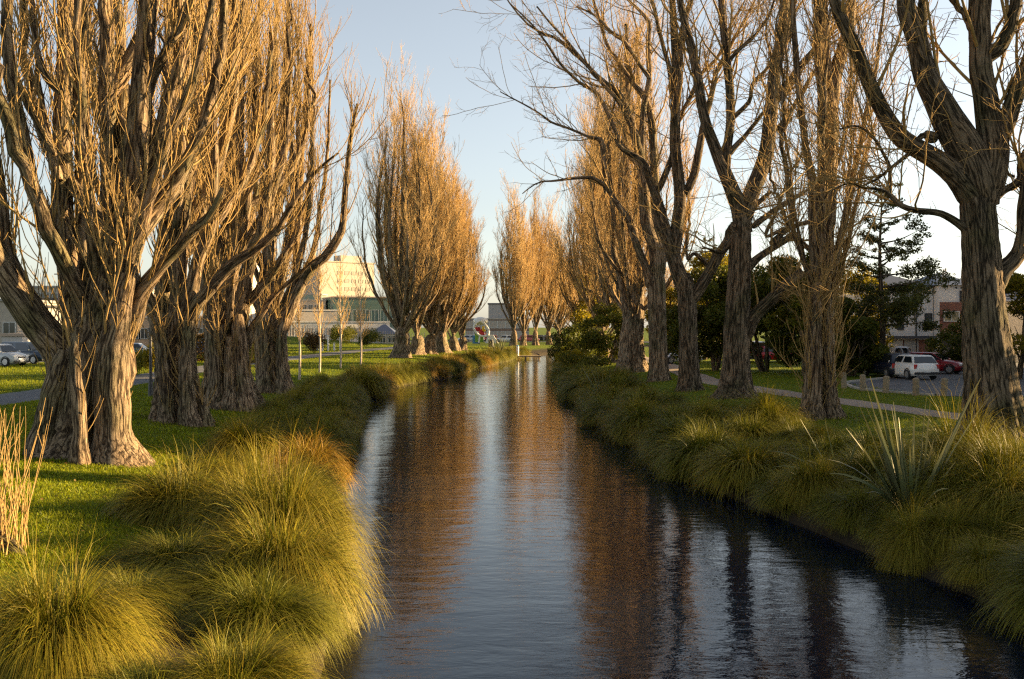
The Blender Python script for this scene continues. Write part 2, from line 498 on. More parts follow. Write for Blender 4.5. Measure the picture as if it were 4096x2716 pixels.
for p, n in zip(kp, Nn):
    a = p - n * 0.02; c = p + n * 0.13
    ring.append([bm.verts.new((*a, 1.2)), bm.verts.new((*a, 1.36)), bm.verts.new((*c, 1.36)), bm.verts.new((*c, 1.2))])
for a, c in zip(ring, ring[1:]):
    for k in range(3): bm.faces.new((a[k], a[k + 1], c[k + 1], c[k]))
bmesh.ops.recalc_face_normals(bm, faces=bm.faces)
tag(bm_obj('car_park_kerb', bm, CONC), kind='structure')

# street with parked cars beyond the left lawn, and a far road across the end of the river walk
for nm, pts, wd in (('street', [(-47, -20), (-47, 60), (-48, 130), (-52, 200)], 9.0), ('far_road', [(-60, 214), (0, 216), (30, 216)], 9.0)):
    strip(nm, pts, wd, ASPHALT, 0.014, 0.0)
# ------------------------------------------------------------------ branch machinery (all branches of a level at once)
UP = np.array([0, 0, 1.0])

def unit(v): return v / np.maximum(np.linalg.norm(v, axis=-1, keepdims=True), 1e-9)

def tubes(P, R, S, rng, cap=True):
    """P (n,p,3), R (n,p) -> one chunk of n tubes with S sides"""
    n, p, _ = P.shape
    T = unit(np.gradient(P, axis=1))
    ref = unit(np.array([0.83, 0.5, 0.23]))
    n1 = unit(np.cross(T, ref)); n2 = np.cross(T, n1)
    a = np.arange(S) / S * 2 * np.pi
    ca, sa = np.cos(a), np.sin(a)
    V = P[:, :, None, :] + R[:, :, None, None] * (n1[:, :, None, :] * ca[None, None, :, None] + n2[:, :, None, :] * sa[None, None, :, None])
    seg = np.linalg.norm(np.diff(P, axis=1), axis=2)
    arc = np.concatenate([np.zeros((n, 1)), np.cumsum(seg, 1)], 1)
    off = rng.uniform(0, 50, (n, 1, 1, 3))
    bc = np.stack([np.broadcast_to(ca, (n, p, S)) * R[:, :, None], np.broadcast_to(sa, (n, p, S)) * R[:, :, None],
                   np.broadcast_to(arc[:, :, None], (n, p, S))], -1) + off
    idx = np.arange(n * p * S).reshape(n, p, S)
    A = idx[:, :-1, :]; Bq = idx[:, 1:, :]
    Fq = np.stack([A, np.roll(A, -1, 2), np.roll(Bq, -1, 2), Bq], -1).reshape(-1, 4)
    return (V.reshape(-1, 3), Fq, {'bc': bc.reshape(-1, 3)}, 0)

def trunk_chunk(pts, radii, S, n, rng, flute=0.10, base_h=1.6, lobes=None):
    """one stout, fluted tube with buttresses that fade with height above the ground"""
    Q = catmull(np.column_stack([pts, radii]), n)
    P, R = Q[:, :3], np.maximum(Q[:, 3], 0.01)
    T = unit(np.gradient(P, axis=0))
    n1 = unit(np.cross(T, np.array([0, 1.0, 0.05]))); n2 = np.cross(T, n1)
    a = np.arange(S) / S * 2 * np.pi
    ks = lobes or [5, 8, 13]
    ph = rng.uniform(0, 6.28, len(ks)); am = np.array([0.5, 0.35, 0.25]) * flute
    h = P[:, 2] - P[0, 2]
    R = R * (1 + 0.22 * np.exp(-np.maximum(h, 0) / 0.35))
    grow = 0.55 + 1.6 * np.exp(-h / base_h)
    arc = np.concatenate([[0], np.cumsum(np.linalg.norm(np.diff(P, axis=0), axis=1))])
    M = np.ones((n, S))
    for k, p0, m in zip(ks, ph, am):
        M += m * grow[:, None] * np.cos(k * a[None, :] + p0 + 0.35 * np.sin(arc[:, None] * 0.9 + p0) )
    M += 0.025 * rng.standard_normal((n, S))
    V = P[:, None, :] + (R[:, None] * M)[:, :, None] * (n1[:, None, :] * np.cos(a)[None, :, None] + n2[:, None, :] * np.sin(a)[None, :, None])
    bc = np.stack([np.cos(a)[None, :] * R[:, None], np.sin(a)[None, :] * R[:, None], np.repeat(arc[:, None], S, 1)], -1) + rng.uniform(0, 50, 3)
    idx = np.arange(n * S).reshape(n, S)
    A, Bq = idx[:-1], idx[1:]
    Fq = np.stack([A, np.roll(A, -1, 1), np.roll(Bq, -1, 1), Bq], -1).reshape(-1, 4)
    return (V.reshape(-1, 3), Fq, {'bc': bc.reshape(-1, 3)}, 0)

def spawn(P, R, n, rng, length, tilt, up=0.5, p=6, rk=0.5, rmax=0.2, rend=0.006, t0=0.15, t1=1.0, wob=0.06, w=None, droop=0.0):
    """n side branches from the given parent branches"""
    m, pp, _ = P.shape
    L = np.linalg.norm(np.diff(P, axis=1), axis=2).sum(1)
    wt = L if w is None else w
    k = rng.choice(m, n, p=wt / wt.sum())
    t = t0 + (t1 - t0) * rng.uniform(0, 1, n)
    x = t * (pp - 1); i = np.clip(x.astype(int), 0, pp - 2); fr = (x - i)[:, None]
    A = P[k, i]; B = P[k, i + 1]
    start = A * (1 - fr) + B * fr
    tan = unit(B - A)
    r0 = np.minimum((R[k, i] * (1 - fr[:, 0]) + R[k, i + 1] * fr[:, 0]) * rk, rmax)
    r0 = np.maximum(r0, rend * 1.2)
    rnd = rng.standard_normal((n, 3))
    perp = unit(rnd - tan * (rnd * tan).sum(1, keepdims=True))
    ang = np.radians(rng.uniform(tilt[0], tilt[1], n))[:, None]
    d = tan * np.cos(ang) + perp * np.sin(ang)
    ln = rng.uniform(length[0], length[1], n)
    out = np.zeros((n, p, 3)); out[:, 0] = start
    pos = start.copy(); step = (ln / (p - 1))[:, None]
    for j in range(1, p):
        d = unit(d + UP * (up * 1.2 / p) - UP * (droop * j / p) + wob * rng.standard_normal((n, 3)))
        pos = pos + d * step
        out[:, j] = pos
    s = np.linspace(0, 1, p)[None, :]
    rad = r0[:, None] * (1 - s) ** 0.8 + rend * s
    return out, rad

def pad(P, R, n):
    """resample one polyline to n points"""
    Q = catmull(np.column_stack([P, R]), n)
    return Q[:, :3], np.maximum(Q[:, 3], 0.004)

def columnar(rng, Ht, W, trunk_h, tr, limbs=16, n1=230, n2=1700, n3=7000, base=(0, 0, 0), hfrom=0.05, hto=0.45, rl=(0.10, 0.22), twig=0.009, P=14, peak=0.38):
    """a fastigiate poplar: upright limbs that leave a short trunk and rise inside a narrow flame-shaped envelope"""
    base = np.array(base, float)
    def env(z):
        q = np.clip(z / Ht, 0, 1)
        return W / 2 * np.where(q < peak, (0.30 + 0.70 * np.sin(q / peak * np.pi / 2)), np.clip(1 - ((q - peak) / (1 - peak)) ** 1.9, 0, 1) ** 0.9)
    LP, LR = [], []
    for k in range(limbs):
        az = 2.4 * k + rng.uniform(-0.5, 0.5)
        h0 = rng.uniform(hfrom, hto) * Ht * (0.6 if k % 3 else 1.0)
        h0 = max(h0, trunk_h * 0.55)
        q = rng.uniform(0.35, 0.98) if k else 0.04
        # where the flame is narrow enough for this limb to stop
        zend = Ht * (1 - 0.62 * q ** 1.4 * rng.uniform(0.75, 1.05))
        t = np.linspace(0, 1, P)
        z = h0 + (zend - h0) * t
        g = 1 - np.exp(-t * rng.uniform(3.2, 5.5))
        rho = q * env(z) * g
        cx = 0.25 * np.sin(z * 0.35 + k) * t; cy = 0.25 * np.cos(z * 0.3 + k * 2) * t
        pts = np.stack([np.cos(az) * rho + cx, np.sin(az) * rho + cy, z], -1)
        pts += 0.10 * rng.standard_normal(pts.shape) * t[:, None]
        r = rng.uniform(*rl) * (1.25 if q < 0.4 else 1) * (1 - t) ** 0.75 + 0.014
        LP.append(pts + base); LR.append(r)
    LP, LR = np.array(LP), np.array(LR)
    return LP, LR

def grow(rng, LP, LR, n1, n2, n3, l1=(1.3, 4.2), l2=(0.9, 2.4), l3=(0.35, 0.95), up=0.9, twig=0.009, tilt=(14, 38), r1max=0.034, wob=0.075, t0=0.12, n1rk=0.34):
    P1, R1 = spawn(LP, LR, n1, rng, l1, tilt, up, 9, n1rk, r1max, 0.012, t0, 1.0, wob)
    Pa = np.concatenate([P1, LP[:, np.round(np.linspace(0, LP.shape[1] - 1, 9)).astype(int)]]); Ra = np.concatenate([R1, LR[:, np.round(np.linspace(0, LR.shape[1] - 1, 9)).astype(int)]])
    P2, R2 = spawn(Pa, Ra, n2, rng, l2, (12, 46), up, 6, 0.5, 0.017, twig, 0.15, 1.0, wob * 1.2)
    Pb = P2; Rb = R2
    P3, R3 = spawn(Pb, Rb, n3, rng, l3, (12, 48), up * 0.7, 4, 0.7, twig * 1.3, twig * 0.55, 0.1, 1.0, wob * 1.6)
    return (P1, R1), (P2, R2), (P3, R3)

def roots(base, r, rng, n=9):
    """surface roots that run out from the bole and sink into the lawn"""
    P, R = [], []
    for k in range(n):
        a = 6.283 * k / n + rng.uniform(-0.3, 0.3); ln = r * rng.uniform(1.5, 2.3); da = rng.uniform(-0.35, 0.35)
        t = np.linspace(0, 1, 9)
        rr = r * 0.45 + (ln - r * 0.45) * t
        x = base[0] + np.cos(a + da * t) * rr; y = base[1] + np.sin(a + da * t) * rr
        z0 = ground_z(x, y)
        P.append(np.stack([x, y, z0 + 0.55 * r * (1 - t) ** 3.2 - 0.06 - 0.06 * t], -1)); R.append(r * rng.uniform(0.16, 0.26) * (1 - 0.75 * t))
    return tubes(np.array(P), np.array(R), 9, rng)

def make_tree(name, label, base, trunk_chunks, LP, LR, levels, bark, twigm, group=None, cat='tree', sides=10):
    """thing at base with trunk (bole + limbs) and crown (branches and twigs); coordinates are given in world space"""
    rng = np.random.RandomState(abs(hash(name)) % 1000 if False else int(base[0] * 13 + base[1] * 7) % 9999)
    root = thing(name, label, cat, base, 0, group)
    b = np.array(base)
    ch = [(V - b, Fc, A, m) for V, Fc, A, m in trunk_chunks]
    if LP is not None and len(LP):
        ch.append(tubes(LP - b, LR, sides, rng))
    link('trunk', npmesh('trunk', ch, bark), root)
    cr = []
    for (P, R), S in zip(levels, (6, 4, 3)):
        if len(P): cr.append(tubes(P - b, R, S, rng))
    link('crown', npmesh('crown', cr, twigm), root)
    return root

def traced(rng, D, polys, n=26):
    """limbs read off the photograph: (set, x, y, radius) at depth D, each leaning its own way in depth"""
    LP, LR = [], []
    for poly in polys:
        lean = poly[0]; pts = poly[1]
        w = np.array([wpt(s, x, y, D) for s, x, y, r in pts])
        L = np.concatenate([[0], np.cumsum(np.linalg.norm(np.diff(w[:, [0, 2]], axis=0), axis=1))])
        Q, Rr = [], []
        for (s, x, y, r), l in zip(pts, L):
            d = D + lean[0] + lean[1] * l
            Q.append(wpt(s, x, y, d)); Rr.append(wr(s, r, d))
        Q, Rr = np.array(Q), np.array(Rr)
        gz = float(ground_z(Q[0, 0], Q[0, 1]))
        if Q[0, 2] < gz + 0.9:
            Q[0, 2] = gz - 0.2                     # a fused column or root: goes into the earth
        else:                                      # a limb: rooted inside its parent
            Q = np.vstack([Q[0] - unit(Q[1] - Q[0]) * Rr[0] * 1.1, Q]); Rr = np.concatenate([[Rr[0] * 0.7], Rr])
        a, b = pad(np.array(Q), np.array(Rr), n)
        a = a + 0.35 * np.minimum(b, 0.07)[:, None] * np.stack([np.sin(np.arange(n) * 1.1 + lean[1] * 9), np.cos(np.arange(n) * 0.8), np.zeros(n)], -1) * 0.5
        LP.append(a); LR.append(b)
    return np.array(LP), np.array(LR)

def straight_base(s, pts, D):
    P = np.array([wpt(s, x, y, D) for x, y, r in pts]); R = np.array([wr(s, r, D) for x, y, r in pts])
    return P, R

def flare_base(P, R, g):
    """set the first point on (slightly under) the ground"""
    P = P.copy(); P[0, 2] = g - 0.15
    return P, R

def stems(*a): return a

# ------------------------------------------------------------------ the four old poplars on the near left bank
def poplar_near(label, D, bset, bpts, polys, Ht, W, seed, proc=12, n1=200, n2=1500, n3=6500, bark=BARK, twigm=TWIG, top=1.0, hf=(0.10, 0.42), lobes=None, flute=0.12, twig=0.009, rl=(0.08, 0.2)):
    rng = np.random.RandomState(seed)
    P, R = straight_base(bset, bpts, D)
    g = float(ground_z(P[0, 0], P[0, 1]))
    P, R = flare_base(P, R, g)
    tr = trunk_chunk(P, R, 56, 44, rng, flute, 1.5, lobes)
    LP, LR = traced(rng, D, polys)
    base = np.array([P[0, 0], P[0, 1], g])
    # limbs the photograph shows as a mass: procedural, inside the flame of the crown
    if proc:
        CPp, CRr = columnar(rng, Ht, W, 3.0, 0.8, proc, base=base, hfrom=hf[0], hto=hf[1], rl=rl, P=26)
        # let them start on the traced bole
        cx = np.interp(np.clip(CPp[:, 0, 2], P[0, 2], P[-1, 2]), P[:, 2], P[:, 0])
        CPp[:, :, 0] += (cx - base[0])[:, None] * np.linspace(1, 0.5, 26)[None, :]
        LP = np.concatenate([LP, CPp]); LR = np.concatenate([LR, CRr])
    lv = grow(rng, LP, LR, n1, n2, n3, twig=twig, up=0.9)
    # epicormic shoots: short upright sprays straight off the bole and limbs
    Pe, Re = spawn(LP, LR, int(n2 * 0.5), rng, (0.5, 1.7), (20, 55), 1.3, 6, 0.2, 0.014, twig * 0.7, 0.0, 0.8, 0.09, w=np.ones(len(LP)))
    lv = (lv[0], (np.concatenate([lv[1][0], Pe]), np.concatenate([lv[1][1], Re])), lv[2])
    return make_tree('poplar', label, base, [tr, roots(base, R[1], rng)], LP, LR, lv, bark, twigm, 'old poplars lining the river', 'tree', 14)

poplar_near('massive multi-stemmed poplar nearest on the left, a dark limb leaning out left', 26.2,
    'D', [(525, 1425, 285), (540, 1340, 240), (560, 1200, 215), (585, 1000, 205), (600, 850, 192), (630, 720, 180), (660, 600, 150), (690, 480, 100)],
    [((-0.7, -0.05), [('D', 735, 1440, 250), ('D', 715, 1330, 120), ('D', 700, 1100, 112), ('D', 705, 900, 108), ('D', 720, 720, 90), ('D', 760, 520, 66), ('D', 800, 300, 52)]),
     ((-1.5, 0.05), [('D', 500, 1425, 85), ('D', 500, 1330, 46), ('D', 498, 1150, 44), ('D', 478, 960, 40), ('D', 470, 800, 34), ('D', 480, 640, 24)]),
     ((-0.6, 0.0), [('D', 285, 1330, 150), ('D', 320, 1200, 90), ('D', 350, 1050, 85), ('D', 390, 900, 75), ('D', 420, 780, 50)]),
     ((-0.9, 0), [('D', 660, 800, 60), ('D', 690, 680, 40), ('D', 700, 560, 44), ('D', 750, 380, 36), ('D', 770, 200, 30)]),
     ((0, -0.05), [('D', 470, 980, 150), ('D', 400, 820, 120), ('D', 290, 680, 102), ('D', 150, 500, 95), ('D', 40, 330, 84), ('D', -60, 130, 66), ('D', -110, -80, 52)]),
     ((0, 0.1), [('D', 240, 560, 60), ('D', 130, 350, 46), ('D', 60, 200, 40), ('D', 30, 20, 33), ('A', 12, 1180, 26), ('A', -30, 900, 20), ('A', -40, 600, 14)]),
     ((0.2, 0.12), [('D', 540, 800, 120), ('D', 480, 520, 92), ('D', 445, 300, 80), ('D', 400, 50, 72), ('A', 390, 1200, 64), ('A', 390, 900, 60), ('A', 400, 600, 56), ('A', 410, 250, 50), ('A', 420, -120, 44), ('A', 430, -500, 30)]),
     ((0.4, 0.15), [('D', 580, 620, 90), ('D', 540, 300, 62), ('A', 520, 1250, 50), ('A', 520, 900, 50), ('A', 505, 500, 54), ('A', 510, 0, 48), ('A', 520, -400, 30)]),
     ((-0.2, -0.03), [('D', 660, 560, 150), ('D', 700, 330, 125), ('D', 735, 100, 112), ('A', 790, 1380, 104), ('A', 830, 1150, 94), ('A', 855, 900, 86), ('A', 885, 600, 68), ('A', 905, 300, 60), ('A', 930, 0, 54), ('A', 945, -400, 36)]),
     ((-0.5, -0.05), [('D', 740, 900, 110), ('D', 730, 640, 82), ('D', 790, 380, 62), ('D', 830, 150, 56), ('A', 880, 1450, 50), ('A', 930, 1250, 40), ('A', 1010, 1000, 36), ('A', 1080, 800, 32), ('A', 1190, 560, 28), ('A', 1270, 300, 24), ('A', 1330, 0, 20)]),
     ((0, 0.2), [('A', 790, 1150, 40), ('A', 770, 800, 36), ('A', 765, 400, 32), ('A', 740, 0, 27), ('A', 725, -300, 16)]),
     ((-0.2, -0.15), [('A', 900, 640, 40), ('A', 985, 420, 32), ('A', 1080, 260, 28), ('A', 1170, 40, 24), ('A', 1260, -200, 14)]),
     ((-0.3, -0.2), [('D', 820, 640, 60), ('D', 900, 400, 52), ('D', 1000, 270, 42), ('D', 1130, 130, 34), ('D', 1230, 20, 30), ('A', 1330, 1330, 24), ('A', 1400, 1180, 18)]),
     ((0.2, 0.25), [('A', 360, 1100, 34), ('A', 290, 800, 22), ('A', 240, 500, 16), ('A', 225, 200, 12), ('A', 180, -50, 8)]),
     ((0.2, 0.1), [('A', 360, 560, 30), ('A', 260, 420, 22), ('A', 215, 200, 18), ('A', 195, 0, 15), ('A', 180, -250, 10)]),
     ((0.1, -0.1), [('A', 330, 950, 22), ('A', 160, 640, 16), ('A', 60, 420, 11), ('A', -20, 280, 6)]),
     ((0, 0.1), [('A', 840, 860, 40), ('A', 700, 640, 16), ('A', 640, 440, 12), ('A', 590, 260, 8)])],
    26, 9.5, 11, proc=12, n1=130, n2=950, n3=3400, hf=(0.16, 0.42), rl=(0.10, 0.24), lobes=[4, 7, 12], flute=0.16)

poplar_near('old poplar with knobbly bole and long limb sweeping right, second along the left row', 36.4,
    'D', [(1110, 1215, 165), (1105, 1120, 142), (1100, 950, 124), (1100, 800, 120), (1095, 680, 112), (1090, 580, 80)],
    [((-0.9, 0), [('D', 1050, 1200, 80), ('D', 1045, 1100, 44), ('D', 1035, 900, 40), ('D', 1020, 740, 34), ('D', 1000, 600, 20)]),
     ((-1.0, 0), [('D', 1190, 1225, 90), ('D', 1175, 1110, 50), ('D', 1165, 900, 46), ('D', 1180, 740, 42), ('D', 1190, 600, 26)]),
     ((-0.6, 0), [('D', 1285, 1240, 70), ('D', 1275, 1160, 36), ('D', 1260, 1110, 24), ('D', 1240, 1060, 10)]),
     ((0.2, 0.1), [('D', 1040, 760, 70), ('D', 975, 560, 50), ('D', 920, 440, 36), ('D', 905, 395, 26)]),
     ((0, 0.05), [('D', 1060, 680, 70), ('D', 1030, 450, 48), ('D', 1010, 250, 40), ('A', 1030, 1400, 34), ('A', 1060, 1100, 30), ('A', 1090, 700, 26), ('A', 1060, 300, 22), ('A', 1050, -100, 14)]),
     ((-0.2, -0.1), [('D', 1110, 700, 75), ('D', 1120, 450, 52), ('D', 1130, 200, 46), ('A', 1150, 1400, 42), ('A', 1180, 1050, 38), ('A', 1230, 850, 34), ('A', 1310, 720, 30), ('A', 1420, 520, 26), ('A', 1490, 250, 20), ('A', 1530, -50, 14)]),
     ((-0.3, -0.12), [('D', 1150, 640, 62), ('D', 1200, 430, 46), ('D', 1250, 200, 38), ('A', 1330, 1400, 32), ('A', 1350, 1100, 27), ('A', 1340, 700, 22), ('A', 1380, 300, 18), ('A', 1400, -80, 12)]),
     ((-0.4, -0.18), [('D', 1150, 700, 52), ('D', 1210, 540, 46), ('D', 1300, 420, 40), ('D', 1440, 260, 35), ('D', 1590, 160, 30), ('D', 1730, 40, 25), ('A', 1800, 1340, 20), ('A', 1880, 1200, 15), ('A', 2010, 1050, 10), ('A', 2120, 960, 6)]),
     ((0.3, 0.2), [('D', 1080, 560, 50), ('A', 1080, 1450, 40), ('A', 1110, 1000, 36), ('A', 1150, 600, 30), ('A', 1200, 200, 24), ('A', 1230, -100, 16)])],
    27, 8.6, 12, proc=15, n1=140, n2=1050, n3=4000, rl=(0.10, 0.22), flute=0.13)

poplar_near('stout old poplar with wide root flare and dark cut stubs, third along the left row', 43.4,
    'D', [(1445, 1130, 200), (1440, 1060, 168), (1432, 920, 138), (1425, 780, 130), (1430, 650, 124), (1430, 540, 80)],
    [((-1.0, 0), [('D', 1560, 1135, 110), ('D', 1530, 1030, 56), ('D', 1510, 850, 50), ('D', 1500, 680, 46), ('D', 1490, 560, 30)]),
     ((-1.0, 0), [('D', 1350, 1120, 90), ('D', 1360, 1000, 52), ('D', 1360, 800, 46), ('D', 1345, 640, 40), ('D', 1330, 500, 24)]),
     ((-1.2, 0), [('D', 1450, 1150, 80), ('D', 1445, 1020, 42), ('D', 1440, 860, 36), ('D', 1440, 700, 22)]),
     ((0, 0.1), [('D', 1350, 700, 70), ('D', 1320, 500, 48), ('D', 1290, 340, 40), ('A', 1290, 1380, 34), ('A', 1290, 1000, 30), ('A', 1340, 600, 24), ('A', 1370, 200, 18)]),
     ((0, 0), [('D', 1420, 600, 70), ('D', 1440, 350, 54), ('D', 1460, 150, 50), ('A', 1480, 1400, 46), ('A', 1490, 1000, 40), ('A', 1500, 600, 32), ('A', 1520, 200, 24), ('A', 1530, -100, 16)]),
     ((-0.2, -0.1), [('D', 1490, 650, 60), ('D', 1540, 380, 44), ('D', 1580, 150, 38), ('A', 1640, 1440, 32), ('A', 1700, 1000, 27), ('A', 1690, 600, 22), ('A', 1700, 200, 16)]),
     ((-0.2, -0.15), [('D', 1540, 740, 44), ('D', 1600, 620, 24), ('D', 1720, 440, 18), ('D', 1850, 330, 13), ('D', 1960, 230, 8), ('D', 2060, 180, 5)]),
     ((-0.3, -0.1), [('D', 1500, 540, 30), ('D', 1600, 420, 20), ('D', 1690, 300, 14), ('D', 1800, 140, 9), ('D', 1850, 60, 6)]),
     ((-0.1, 0.1), [('A', 1490, 1250, 30), ('A', 1620, 1020, 24), ('A', 1720, 850, 18), ('A', 1790, 640, 14), ('A', 1800, 300, 10)])],
    28, 8.6, 13, proc=15, n1=140, n2=1100, n3=4300, rl=(0.10, 0.22), flute=0.13)

poplar_near('forked poplar with a long bare limb curving up right, fourth along the left row', 54.0,
    'D', [(1720, 1040, 118), (1712, 980, 104), (1700, 850, 96), (1695, 720, 98), (1695, 610, 92), (1690, 520, 60)],
    [((-0.9, 0), [('D', 1775, 1045, 66), ('D', 1765, 950, 34), ('D', 1760, 800, 32), ('D', 1770, 660, 30), ('D', 1790, 580, 22)]),
     ((-0.9, 0), [('D', 1660, 1040, 60), ('D', 1665, 900, 36), ('D', 1660, 740, 32), ('D', 1650, 600, 20)]),
     ((0, 0.05), [('D', 1660, 620, 58), ('D', 1650, 420, 42), ('D', 1680, 200, 36), ('A', 1700, 1450, 34), ('A', 1720, 1150, 30), ('A', 1760, 800, 24), ('A', 1790, 400, 18), ('A', 1810, 0, 12)]),
     ((-0.2, -0.1), [('D', 1730, 680, 62), ('D', 1800, 560, 50), ('D', 1860, 430, 38), ('D', 1940, 280, 33), ('D', 2050, 190, 30), ('D', 2130, 60, 27), ('A', 2150, 1400, 22), ('A', 2170, 1150, 18), ('A', 2195, 900, 14), ('A', 2240, 650, 9)]),
     ((-0.1, -0.02), [('D', 1850, 440, 30), ('D', 1862, 250, 25), ('D', 1860, 60, 22), ('A', 1880, 1300, 20), ('A', 1890, 1000, 17), ('A', 1920, 700, 14), ('A', 1960, 350, 9)]),
     ((0, 0.1), [('D', 1940, 270, 20), ('D', 1990, 60, 16), ('A', 2000, 1350, 14), ('A', 2040, 1100, 12), ('A', 2060, 850, 9), ('A', 2070, 500, 6)]),
     ((0.2, 0.1), [('A', 1720, 1300, 30), ('A', 1830, 1050, 25), ('A', 1900, 850, 20), ('A', 1930, 500, 16), ('A', 1950, 150, 10)])],
    28, 9.0, 14, proc=15, n1=140, n2=1150, n3=4800, rl=(0.10, 0.22), flute=0.1)

# ------------------------------------------------------------------ right bank
poplar_near('fluted poplar with a dark forked column and golden twig skirt, beside the gravel path', 36.6,
    'F', [(500, 1352, 150), (495, 1290, 125), (488, 1120, 104), (488, 900, 94), (492, 600, 86), (500, 300, 80), (505, 0, 74), (508, -100, 70)],
    [((-0.8, 0), [('F', 460, 1360, 90), ('F', 462, 1220, 44), ('F', 466, 1000, 40), ('F', 465, 700, 38), ('F', 480, 400, 30)]),
     ((-0.7, 0), [('F', 590, 1350, 90), ('F', 565, 1230, 42), ('F', 550, 1000, 34), ('F', 545, 750, 30), ('F', 540, 500, 20)]),
     ((-0.6, 0), [('F', 400, 1345, 80), ('F', 410, 1200, 36), ('F', 412, 950, 26), ('F', 425, 700, 18)]),
     ((0, 0), [('F', 500, 60, 74), ('C', 478, 1350, 62), ('C', 485, 1050, 62), ('C', 490, 780, 66), ('C', 480, 520, 56), ('C', 452, 330, 46), ('C', 440, 100, 44), ('C', 438, -150, 36), ('C', 436, -500, 22)]),
     ((0, 0.02), [('C', 500, 640, 56), ('C', 540, 440, 44), ('C', 590, 280, 38), ('C', 625, 120, 34), ('C', 645, -80, 28), ('C', 660, -400, 16)]),
     ((-0.2, -0.05), [('F', 450, 300, 40), ('C', 400, 1350, 34), ('C', 385, 1100, 27), ('C', 345, 900, 22), ('C', 315, 620, 20), ('C', 290, 400, 20), ('C', 275, 150, 17), ('C', 270, -100, 12)]),
     ((0.2, 0.1), [('F', 560, 400, 30), ('C', 590, 1400, 22), ('C', 660, 1050, 18), ('C', 720, 750, 15), ('C', 780, 480, 13), ('C', 820, 200, 10), ('C', 850, -60, 7)]),
     ((0.1, 0.15), [('F', 560, 560, 24), ('F', 640, 300, 16), ('C', 640, 1400, 13), ('C', 690, 1150, 10), ('C', 740, 900, 7)])],
    25, 5.6, 15, proc=7, n1=110, n2=900, n3=4200, bark=BARK, flute=0.17, hf=(0.1, 0.4), rl=(0.05, 0.1), lobes=[4, 6, 11])

poplar_near('golden-twigged poplar with shaded fluted base, just beyond the row of wide-limbed bare trees', 76.0,
    'E', [(580, 1012, 108), (575, 930, 90), (572, 800, 80), (585, 680, 72), (600, 560, 60)],
    [((0, 0.02), [('E', 545, 700, 36), ('E', 520, 520, 24), ('E', 480, 330, 22), ('E', 440, 150, 20), ('E', 445, -50, 18), ('B', 690, 1100, 15), ('B', 650, 900, 11)]),
     ((0, -0.05), [('E', 600, 620, 50), ('E', 620, 350, 34), ('E', 600, 100, 30), ('B', 800, 1300, 24), ('B', 790, 900, 20), ('B', 800, 500, 15), ('B', 790, 150, 10)])],
    30, 10.5, 16, proc=20, n1=240, n2=2000, n3=9000, flute=0.14, twigm=TWIG_PALE)

def wide_tree(label, D, bset, bpts, polys, seed, n1=60, n2=420, n3=1500, bark=BARK_GREY, flute=0.07):
    rng = np.random.RandomState(seed)
    P, R = straight_base(bset, bpts, D)
    g = float(ground_z(P[0, 0], P[0, 1]))
    P, R = flare_base(P, R, g)
    tr = trunk_chunk(P, R, 48, 44, rng, flute, 1.0)
    LP, LR = traced(rng, D, polys)
    w = np.linalg.norm(np.diff(LP, axis=1), axis=2).sum(1) * (0.12 / np.maximum(LR.mean(1), 0.06)) ** 0.6
    P1, R1 = spawn(LP, LR, n1, rng, (1.6, 5.0), (18, 50), 0.55, 11, 0.36, 0.06, 0.013, 0.3, 0.98, 0.085, w=w)
    i9 = np.round(np.linspace(0, LP.shape[1] - 1, 11)).astype(int)
    Pa = np.concatenate([P1, LP[:, i9]]); Ra = np.concatenate([R1, LR[:, i9]])
    P2, R2 = spawn(Pa, Ra, n2, rng, (0.6, 2.2), (25, 65), 0.35, 7, 0.45, 0.022, 0.008, 0.2, 1.0, 0.13)
    P3, R3 = spawn(P2, R2, n3, rng, (0.25, 0.9), (20, 70), 0.15, 5, 0.7, 0.011, 0.005, 0.1, 1.0, 0.18, droop=0.1)
    # short epicormic sprays
    Pe, Re = spawn(LP, LR, int(n2 * 0.7), rng, (0.15, 0.6), (35, 80), 0.8, 5, 0.12, 0.010, 0.005, 0.0, 0.75, 0.15, w=LR.mean(1) * w)
    P3e = np.concatenate([P3, Pe]); R3e = np.concatenate([R3, Re])
    base = np.array([P[0, 0], P[0, 1], g])
    return make_tree('bare_tree', label, base, [tr, roots(base, R[1], rng)], LP, LR, [(P1, R1), (P2, R2), (P3e, R3e)], bark, TWIG, 'bare wide-limbed trees on the right bank', 'tree', 14)

